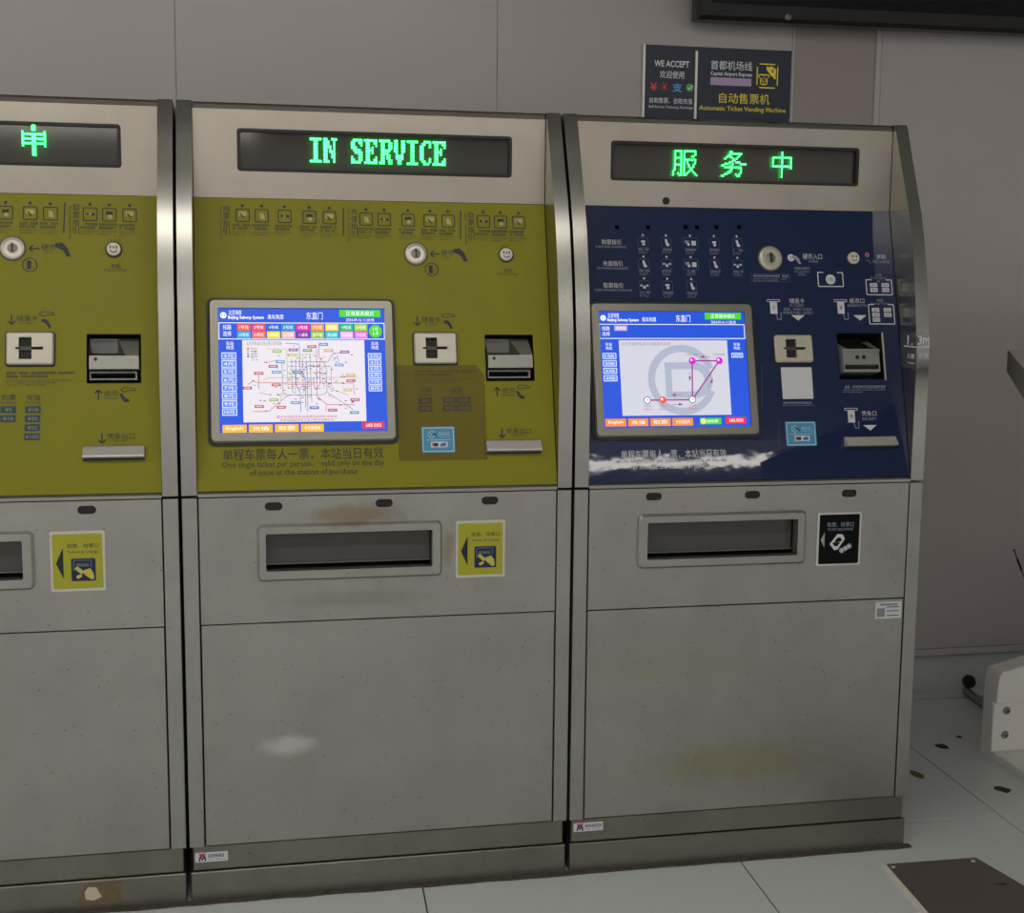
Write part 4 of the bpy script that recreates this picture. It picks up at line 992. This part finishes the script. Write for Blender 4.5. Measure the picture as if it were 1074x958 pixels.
    q = MB(); q.plate(FF, rr(x0, z0, x1, z1, .001), WHITEP, -.0015, -.0006); o = fix_normals(q.build('inventory_sticker', t))
    q = MB(); w = x1 - x0; h = z1 - z0; q.greek(FF, x0 + w * .18, x1 - w * .18, z1 - h * .16, h * .13, NAVYP, 0.0); q.rect(FF, x0 + w * .06, z0 + h * .1, x0 + w * .36, z0 + h * .62, mat('sticker_midgrey', rgb(140, 140, 140), .6), 0.0)
    for f_ in (.66, .42, .14): q.rect(FF, x0 + w * .42, z0 + h * f_, x1 - w * .1, z0 + h * (f_ + .05), NAVYP, 0.0)
    q.build('sticker_print', o, kind='stuff')
    maker_sticker(t, wallframe(.010), quad(pf, xc, (602.3, 865.8), (633.5, 863.4), (633.3, 872), (602.5, 875)), .0)
    # transparent height mark sticker folded round the right side panel
    XI = IN + .0005
    FI = Frame((XI, 0, 0), (0, -1, 0), (0, 0, 1), (-1, 0, 0))
    def pin(u, v): h = on_x(u, v, xc + XI); return -h.y, h.z
    clear = bpy.data.materials.new('clear_vinyl'); clear.use_nodes = True; bs = clear.node_tree.nodes['Principled BSDF']
    bs.inputs['Base Color'].default_value = rgb(200, 198, 192); bs.inputs['Roughness'].default_value = .2; bs.inputs['Alpha'].default_value = .10
    q = MB(); a_ = pin(945, 347); b_ = pin(960, 387); q.rect(FI, a_[0], b_[1], -.001, a_[1], clear, .0005)
    c0, c1 = pf(961, 346, xc), pf(975, 386, xc); q.rect(wallframe(-.0), XI, c1[1], HW, c0[1], clear, .0006); ms = q.build('height_sticker', t, 'clear height mark sticker reading 1.3m')
    q = MB()
    def ti(s_, u, v, h, w): x, y = pin(u, v); q.text(FI, s_, x, y, h, WHITEP, .0010, w, bold=.02)
    ti('1.', 955.0, 357.0, .024, .030)
    fx = lambda f_: XI + P * f_
    z = pf(968, 357, xc)[1]; q.text(FF, '3', fx(-.0) + .006, z, .022, WHITEP, .0012, .012, bold=.02); q.text(FF, 'm', fx(.68), z - .002, .017, WHITEP, .0012, .018, bold=.02)
    zl = pf(968, 364.3, xc)[1]; q.rect(FF, XI, zl - .0018, HW, zl + .0018, WHITEP, .0012); x, y = pin(948.5, 364.3); q.rect(FI, x, zl - .0018, -.0, zl + .0018, WHITEP, .0010)
    z = pf(968, 373.5, xc)[1]; q.text(FF, '身高', fx(.5), z, .013, WHITEP, .0012, .030); ti('儿童', 955.5, 373.5, .013, .040)
    z = pf(968, 380.8, xc)[1]; q.text(FF, 'Mark', fx(.55), z, .005, GREYP, .0012, .022); ti('Height', 956, 381, .006, .036)
    q.build('height_lettering', ms, 'white height mark lettering', 'stuff')
    return t
m3 = blue_machine(XP)

# ---------------------------------------------------------------- sealant line at the foot of the machines
q = MB(); rnd = random.Random(5); pts = []
SEAL = mat('dirty_sealant', rgb(74, 70, 64), .8, var=.5, vscale=60)
for k in range(60):
    x = -1.5 + k * (HW + XP + .012 + 1.5) / 59; pts.append((x, -.014 - .005 * rnd.random()))
outer = [(-1.5, .006)] + pts + [(HW + XP + .012, .006)]
q.plate(WORLD, outer, SEAL, .0002, .0035); structure(fix_normals(q.build('trim_1')), 'dirty sealant line along the foot of the machines')

# ---------------------------------------------------------------- sign on top of the blue machine
SY = .235
FS_ = wallframe(SY)
s0, s1, s2, s3 = [on_y(*p, SY) for p in ((677.5, 46.5), (830.5, 53.5), (828, 125.5), (675.5, 122.5))]
sx0, sx1 = (s0.x + s3.x) / 2, (s1.x + s2.x) / 2; sz0, sz1 = ZTOP + .0005, (s0.z + s1.z) / 2
sign = thing('sign_board', 'dark navy sign reading Automatic Ticket Vending Machine on top of the blue machine', 'sign', ((sx0 + sx1) / 2, SY, sz0))
def SX(f_): return sx0 + (sx1 - sx0) * f_ - (sx0 + sx1) / 2
def SZ(f_): return (sz1 - sz0) * (1 - f_)
F0 = Frame((0, 0, 0), (1, 0, 0), (0, 0, 1), (0, -1, 0))
NAVYB = mat('sign_navy', rgb(18, 28, 50), .4)
q = MB(); q.box(F0, SX(0), 0, -.02, SX(1), SZ(0), 0, NAVYB, .0008); fix_normals(q.build('board', sign))
q = MB(); q.box(F0, SX(0) - .006, 0, -.021, SX(0) - .0003, SZ(0) + .001, .001, mat('sign_alu', rgb(196, 194, 190), .35, .6)); q.build('edge_trim', sign)
q = MB(); q.box(F0, SX(.336), SZ(1.0), .0, SX(.352), SZ(.06), .002, MATS['sign_alu']); q.build('divider', sign)
YEL = mat('sign_yellow', rgb(226, 208, 60), .5); LIL = mat('sign_lilac', rgb(164, 142, 178), .5); SWH = mat('sign_white', rgb(212, 214, 218), .5)
q = MB(); hs = sz1 - sz0; ws = sx1 - sx0; c = .0008
q.text(F0, 'WE ACCEPT', SX(.178), SZ(.245), hs * .085, SWH, c, ws * .235, bold=.015); q.text(F0, '欢迎使用', SX(.18), SZ(.39), hs * .10, SWH, c, ws * .165)
q.text(F0, '自助售票、自助充值', SX(.178), SZ(.74), hs * .075, SWH, c, ws * .29); q.text(F0, 'Self-Service Ticketing, Recharge', SX(.178), SZ(.83), hs * .045, SWH, c, ws * .30)
q.text(F0, '¥', SX(.058), SZ(.56), hs * .11, mat('sign_red', rgb(200, 64, 60), .5), c, ws * .045, bold=.02)
cx_, cy_ = SX(.132), SZ(.56); q.line(F0, circ(cx_, cy_, hs * .055, 20), hs * .010, MATS['sign_red'], c, True); q.text(F0, '¥', cx_, cy_, hs * .07, MATS['sign_red'], c, bold=.02)
q.text(F0, '支', SX(.218), SZ(.56), hs * .12, mat('sign_sky', rgb(80, 150, 220), .5), c, ws * .07, bold=.02)
cx_, cy_ = SX(.303), SZ(.555); q.poly(F0, circ(cx_, cy_, hs * .055, 20), mat('sign_green', rgb(70, 160, 70), .5), c); q.line(F0, [(cx_ - hs * .03, cy_), (cx_ - hs * .008, cy_ - hs * .022), (cx_ + hs * .04, cy_ + hs * .03)], hs * .013, SWH, c + .0004)
q.text(F0, '首都机场线', SX(.585), SZ(.235), hs * .125, SWH, c, ws * .285); q.text(F0, 'Capital Airport Express', SX(.585), SZ(.355), hs * .065, SWH, c, ws * .285, bold=.015)
q.rect(F0, SX(.443), SZ(.505), SX(.725), SZ(.40), LIL, c)
q.line(F0, rr(SX(.763), SZ(.515), SX(.905), SZ(.195), .005), hs * .016, YEL, c, True)
q.poly(F0, [(SX(.825), SZ(.26)), (SX(.86), SZ(.22)), (SX(.895), SZ(.26)), (SX(.89), SZ(.37)), (SX(.865), SZ(.36))], YEL, c); q.poly(F0, circ(SX(.835), SZ(.245), hs * .02, 10), YEL, c + .0002); q.poly(F0, circ(SX(.885), SZ(.375), hs * .02, 10), YEL, c + .0002)
q.text(F0, '¥', SX(.87), SZ(.285), hs * .06, NAVYB, c + .0005)
q.line(F0, [(SX(.775), SZ(.34)), (SX(.845), SZ(.34)), (SX(.845), SZ(.38)), (SX(.832), SZ(.38)), (SX(.832), SZ(.47)), (SX(.788), SZ(.47)), (SX(.788), SZ(.38)), (SX(.775), SZ(.38))], hs * .018, YEL, c, True); q.line(F0, rr(SX(.80), SZ(.435), SX(.82), SZ(.375), .001, 1), hs * .01, YEL, c, True)
q.text(F0, '自动售票机', SX(.68), SZ(.675), hs * .14, YEL, c, ws * .35); q.text(F0, 'Automatic Ticket Vending Machine', SX(.67), SZ(.825), hs * .082, YEL, c, ws * .60, bold=.008)
q.build('sign_print', sign, 'white, yellow and lilac sign lettering', 'stuff')

# ---------------------------------------------------------------- wall monitor above
TY = 1.08
tl = on_y(732, 19.5, TY); tx0, tz0 = tl.x, tl.z
tv = thing('wall_monitor', 'black flat monitor hung on the wall above, only its lower edge in view', 'monitor', (tx0, TY, tz0))
tv.rotation_euler = (0, math.radians(-.35), 0)
q = MB(); q.plate(F0, [(0, 0), (1.66, 0), (1.66, .98), (0, .98)], mat('monitor_frame', rgb(24, 23, 23), .4), -.06, 0.0, [[(.045, .05), (1.615, .05), (1.615, .94), (.045, .94)]], .012); fix_normals(q.build('monitor_frame', tv))
q = MB(); q.box(F0, .03, .03, -.05, 1.63, .96, -.008, mat('monitor_glass', rgb(12, 12, 22), .12)); q.build('monitor_screen', tv)
q = MB(); q.box(F0, .5, .3, -.12, 1.1, .7, -.06, BLACK); q.build('wall_bracket', tv)
q = MB(); q.lathe(Frame((.30, 0, .018), (1, 0, 0), (0, 0, 1), (0, -1, 0)), 0, 0, [(.013, 0), (.011, .005), (.004, .007)], mat('badge_silver', rgb(120, 118, 116), .4, .8), 20); q.build('badge', tv)

# ---------------------------------------------------------------- white security cabinet at the right edge
g0 = on_floor(1028.5, 789)
CX0, CYB = g0.x, g0.y              # left rear floor corner
WHT = mat('white_enamel', rgb(238, 236, 232), .35); WHT2 = mat('white_enamel_top', rgb(192, 188, 180), .4)
cab = thing('white_cabinet', 'white metal cabinet foot with two bolts at the right edge near the wall', 'cabinet', (CX0, CYB, 0))
FC = Frame((0, 0, 0), (1, 0, 0), (0, 0, 1), (0, -1, 0))     # relative to the cabinet, faces the viewer
DY = .075                           # depth of the upright foot
def pc(u, v, dy): h = on_y(u, v, CYB - dy); return h.x - CX0, h.z
R_ = .62
i1 = pc(1041, 732, DY); i2 = pc(1052, 706, DY); i3 = pc(1074, 699, DY)
sl = (i3[1] - i2[1]) / (i3[0] - i2[0])
prof = [(0, 0), (R_, 0), (R_, i2[1] + sl * (R_ - i2[0])), i2]
for k in range(1, 5):
    a_ = math.radians(90 * k / 5); prof.append((i2[0] * (1 - math.sin(a_)), i1[1] + (i2[1] - i1[1]) * math.cos(a_)))
prof.append((0, i1[1]))
q = MB(); q.plate(FC, prof, WHT, 0.0, DY, (), .003); fix_normals(q.build('foot', cab))
l0 = pc(1042.5, 739, DY + .008); l1 = pc(1042.5, 789, DY + .008)
q = MB(); q.box(FC, l0[0], l1[1], DY - .02, R_ - .02, l0[1], DY + .008, WHT, .003); bp_ = fix_normals(q.build('bolt_plate', cab))
for u, v in ((1056, 745.5), (1054, 771)):
    x, z = pc(u, v, DY + .01)
    q = MB(); q.lathe(FC, x, z, [(.0125, DY + .008), (.0125, DY + .010), (.008, DY + .011), (.0075, DY + .016), (.001, DY + .017)], mat('bolt_zinc', rgb(150, 150, 150), .35, .9), 14); bo = q.build('bolt', cab)
    q = MB(); q.poly(FC, circ(x, z, .004, 6), BLACK, DY + .0175); q.build('bolt_socket', bo)
q = MB(); q.plate(Frame((0, 0, 0), (1, 0, 0), (0, 1, 0), (0, 0, 1)), [(0, -.95), (R_, -.95), (R_, -DY + .001), (0, -DY + .001)], WHT, 0.0, l1[1] - .004, (), .004); fix_normals(q.build('base_plate', cab))
bx = R_ - .18
q = MB(); q.box(FC, bx, .03, .02, R_ + .5, 1.40, .8, WHT, .004); fix_normals(q.build('cabinet_body', cab))
# radio antenna poking out from behind the cabinet
def tube(q, a, b_, r0, r1, m, n=10):
    a = Vector(a); b_ = Vector(b_); d = (b_ - a).normalized(); e = d.orthogonal().normalized(); g_ = d.cross(e)
    vs = [a + (e * math.cos(2 * math.pi * k / n) + g_ * math.sin(2 * math.pi * k / n)) * r0 for k in range(n)] + [b_ + (e * math.cos(2 * math.pi * k / n) + g_ * math.sin(2 * math.pi * k / n)) * r1 for k in range(n)]
    q.add(vs, [(k, (k + 1) % n, n + (k + 1) % n, n + k) for k in range(n)] + [tuple(range(n))[::-1], tuple(range(n, 2 * n))], m)
AY = CYB - .05
a0 = on_y(1063.3, 576.5, AY) - Vector((CX0, CYB, 0)); a1 = on_y(1074, 605.5, AY) - Vector((CX0, CYB, 0)); dv = a1 - a0
e_ = a0 + dv * ((bx + .01 - a0.x) / dv.x)
q = MB(); tube(q, a0, a0 + dv * .06, .0032, .0032, BLACK); tube(q, a0, e_, .0018, .0022, BLACK); tube(q, a0 + dv * .35, a0 + dv * .75, .0036, .0036, BLACK); q.build('antenna', cab, 'thin black antenna rod')

# ---------------------------------------------------------------- counter whose corner pokes into the picture
d_ = ray(1057, 367); cz = 1.28; apex = CAM + d_ * ((cz - CAM.z) / d_.z)
ct = thing('counter', 'pale counter top corner jutting in at the right edge above the floor plate', 'counter', (apex.x, apex.y, 0))
ct.rotation_euler = (0, 0, -math.radians(29.7))
CT = mat('counter_laminate', rgb(176, 168, 158), .5)
FT = Frame((0, 0, 0), (1, 0, 0), (0, 1, 0), (0, 0, 1))
q = MB(); q.box(FT, 0.0012, -1.05, cz - .059, .45, 0, cz, CT, .001); fix_normals(q.build('counter_top', ct))
q = MB(); q.box(FT, 0, -1.05, cz - .059, .001, 0, cz - .001, mat('edge_shade_brown', rgb(104, 97, 86), .6)); q.build('edge_shade', ct)  # shade on the counter's left side face, put in as a thin dark sheet
q = MB(); q.lathe(FT, .30, -.50, [(.03, .012), (.03, cz - .06), (.001, cz - .06)], CHROME, 20); q.build('pole', ct, smooth=True)
q = MB(); q.lathe(FT, .30, -.50, [(.15, 0), (.15, .008), (.14, .012), (.001, .012)], CHROME, 28); q.build('foot_disc', ct)
# ---------------------------------------------------------------- stand foot behind the cabinet
f0 = on_floor(1013, 720, .03); f1 = on_floor(1034, 735, .03)
st = thing('stand_foot', 'grey tube foot with a black rubber cap near the wall', 'stand', (f0.x, f0.y, 0))
dv = (f1 - f0); dv.z = 0
q = MB(); tube(q, (0, 0, .014), Vector((0, 0, .014)) + dv * 2.2, .014, .014, mat('stand_tube', rgb(150, 150, 148), .35, .6), 14); q.build('tube', st, smooth=True)
q = MB(); q.lathe(Frame((.005, -.01, .05), (1, 0, 0), (0, 0, 1), (0, -1, 0)), 0, 0, [(.001, -.022), (.016, -.02), (.023, -.008), (.023, .008), (.016, .02), (.001, .022)], BLACK, 18); q.build('rubber_cap', st, smooth=True)
q = MB(); tube(q, (.004, -.01, .0), (.004, -.01, .04), .006, .006, BLACK, 10); q.build('cap_stem', st)

# ---------------------------------------------------------------- dark floor plate in front
p0, p1, p2 = on_floor(929, 906.5, .008), on_floor(1023.5, 899.5, .008), on_floor(1074, 929, .008); pq = on_floor(974, 958, .008)
ax = (p1 - p0).normalized(); ay = (pq - p0).normalized(); Lx = (p1 - p0).length; ay2 = (p2 - p1).normalized()
pl = thing('floor_plate', 'dark brown metal floor plate with a pale left edge in front of the blue machine', 'floor plate', (p0.x, p0.y, 0))
FPl = Frame((0, 0, 0), (1, 0, 0), (0, 1, 0), (0, 0, 1))
q0 = (0, 0); q1 = ((p1 - p0).x, (p1 - p0).y); q2 = (q1[0] + ay2.x * .75, q1[1] + ay2.y * .75); q3 = (ay.x * .8, ay.y * .8)
q = MB(); q.plate(FPl, [q0, q3, q2, q1], mat('plate_brown', rgb(104, 96, 93), .45, .3, var=.06), .0003, .008, (), .0008); fix_normals(q.build('plate', pl))
q = MB(); n_ = (-.014, -.001); q.plate(FPl, [(q0[0] + n_[0], q0[1]), (q3[0] + n_[0], q3[1]), q3, q0], mat('plate_edge', rgb(226, 220, 212), .4), .0003, .0078); fix_normals(q.build('edge_strip', pl))
for fx_, fy_ in ((.05, .02), (.93, .02)):
    q = MB(); q.lathe(FPl, q1[0] * fx_ + ay.x * .02, q1[1] * fx_ + ay.y * .02, [(.006, .008), (.005, .0095), (.001, .0098)], CHROME, 12); q.build('screw', pl)
h_ = on_floor(1049.5, 927.5, .008) - p0
q = MB(); q.poly(FPl, [(h_.x - .016, h_.y + .010), (h_.x - .004, h_.y + .004), (h_.x + .010, h_.y + .004), (h_.x + .018, h_.y - .004), (h_.x + .008, h_.y - .010), (h_.x - .004, h_.y - .004)], BLACK, .0085); q.build('finger_hole', pl)

# ---------------------------------------------------------------- scraps on the floor
def scrap(name, u, v, w, l, m, label, rot=0.0, seed=1, th=.003):
    p = on_floor(u, v); r = random.Random(seed); n = 11; pts = []
    for k in range(n):
        a = 2 * math.pi * k / n; f_ = r.uniform(.75, 1.1); x = w / 2 * f_ * math.cos(a); y = l / 2 * f_ * math.sin(a)
        pts.append((x * math.cos(rot) - y * math.sin(rot), x * math.sin(rot) + y * math.cos(rot)))
    q = MB(); q.plate(FPl, pts, m, .0003, th, (), .0006); o = fix_normals(q.build(name)); o.location = (p.x, p.y, 0); tag(o, label, 'floor scrap')
RUB = mat('black_rubber', rgb(24, 25, 26), .6); LEAF = mat('dry_leaf', rgb(98, 86, 48), .7)
scrap('rubber_scrap', 988, 783.5, .032, .05, RUB, 'small black oval scrap on the floor nearest the wall', .3, 2)
scrap('rubber_scrap', 1051.5, 828.8, .038, .055, RUB, 'larger black oval scrap on the floor beside the white cabinet', .5, 3)
scrap('dry_leaf', 961.5, 813, .03, .07, LEAF, 'crumpled brown scrap on the floor beside the blue machine', .2, 4, .004)
scrap('rubber_scrap', 1006, 773.5, .016, .018, RUB, 'tiny dark crumb on the floor behind the black oval scrap', 0, 5, .002)
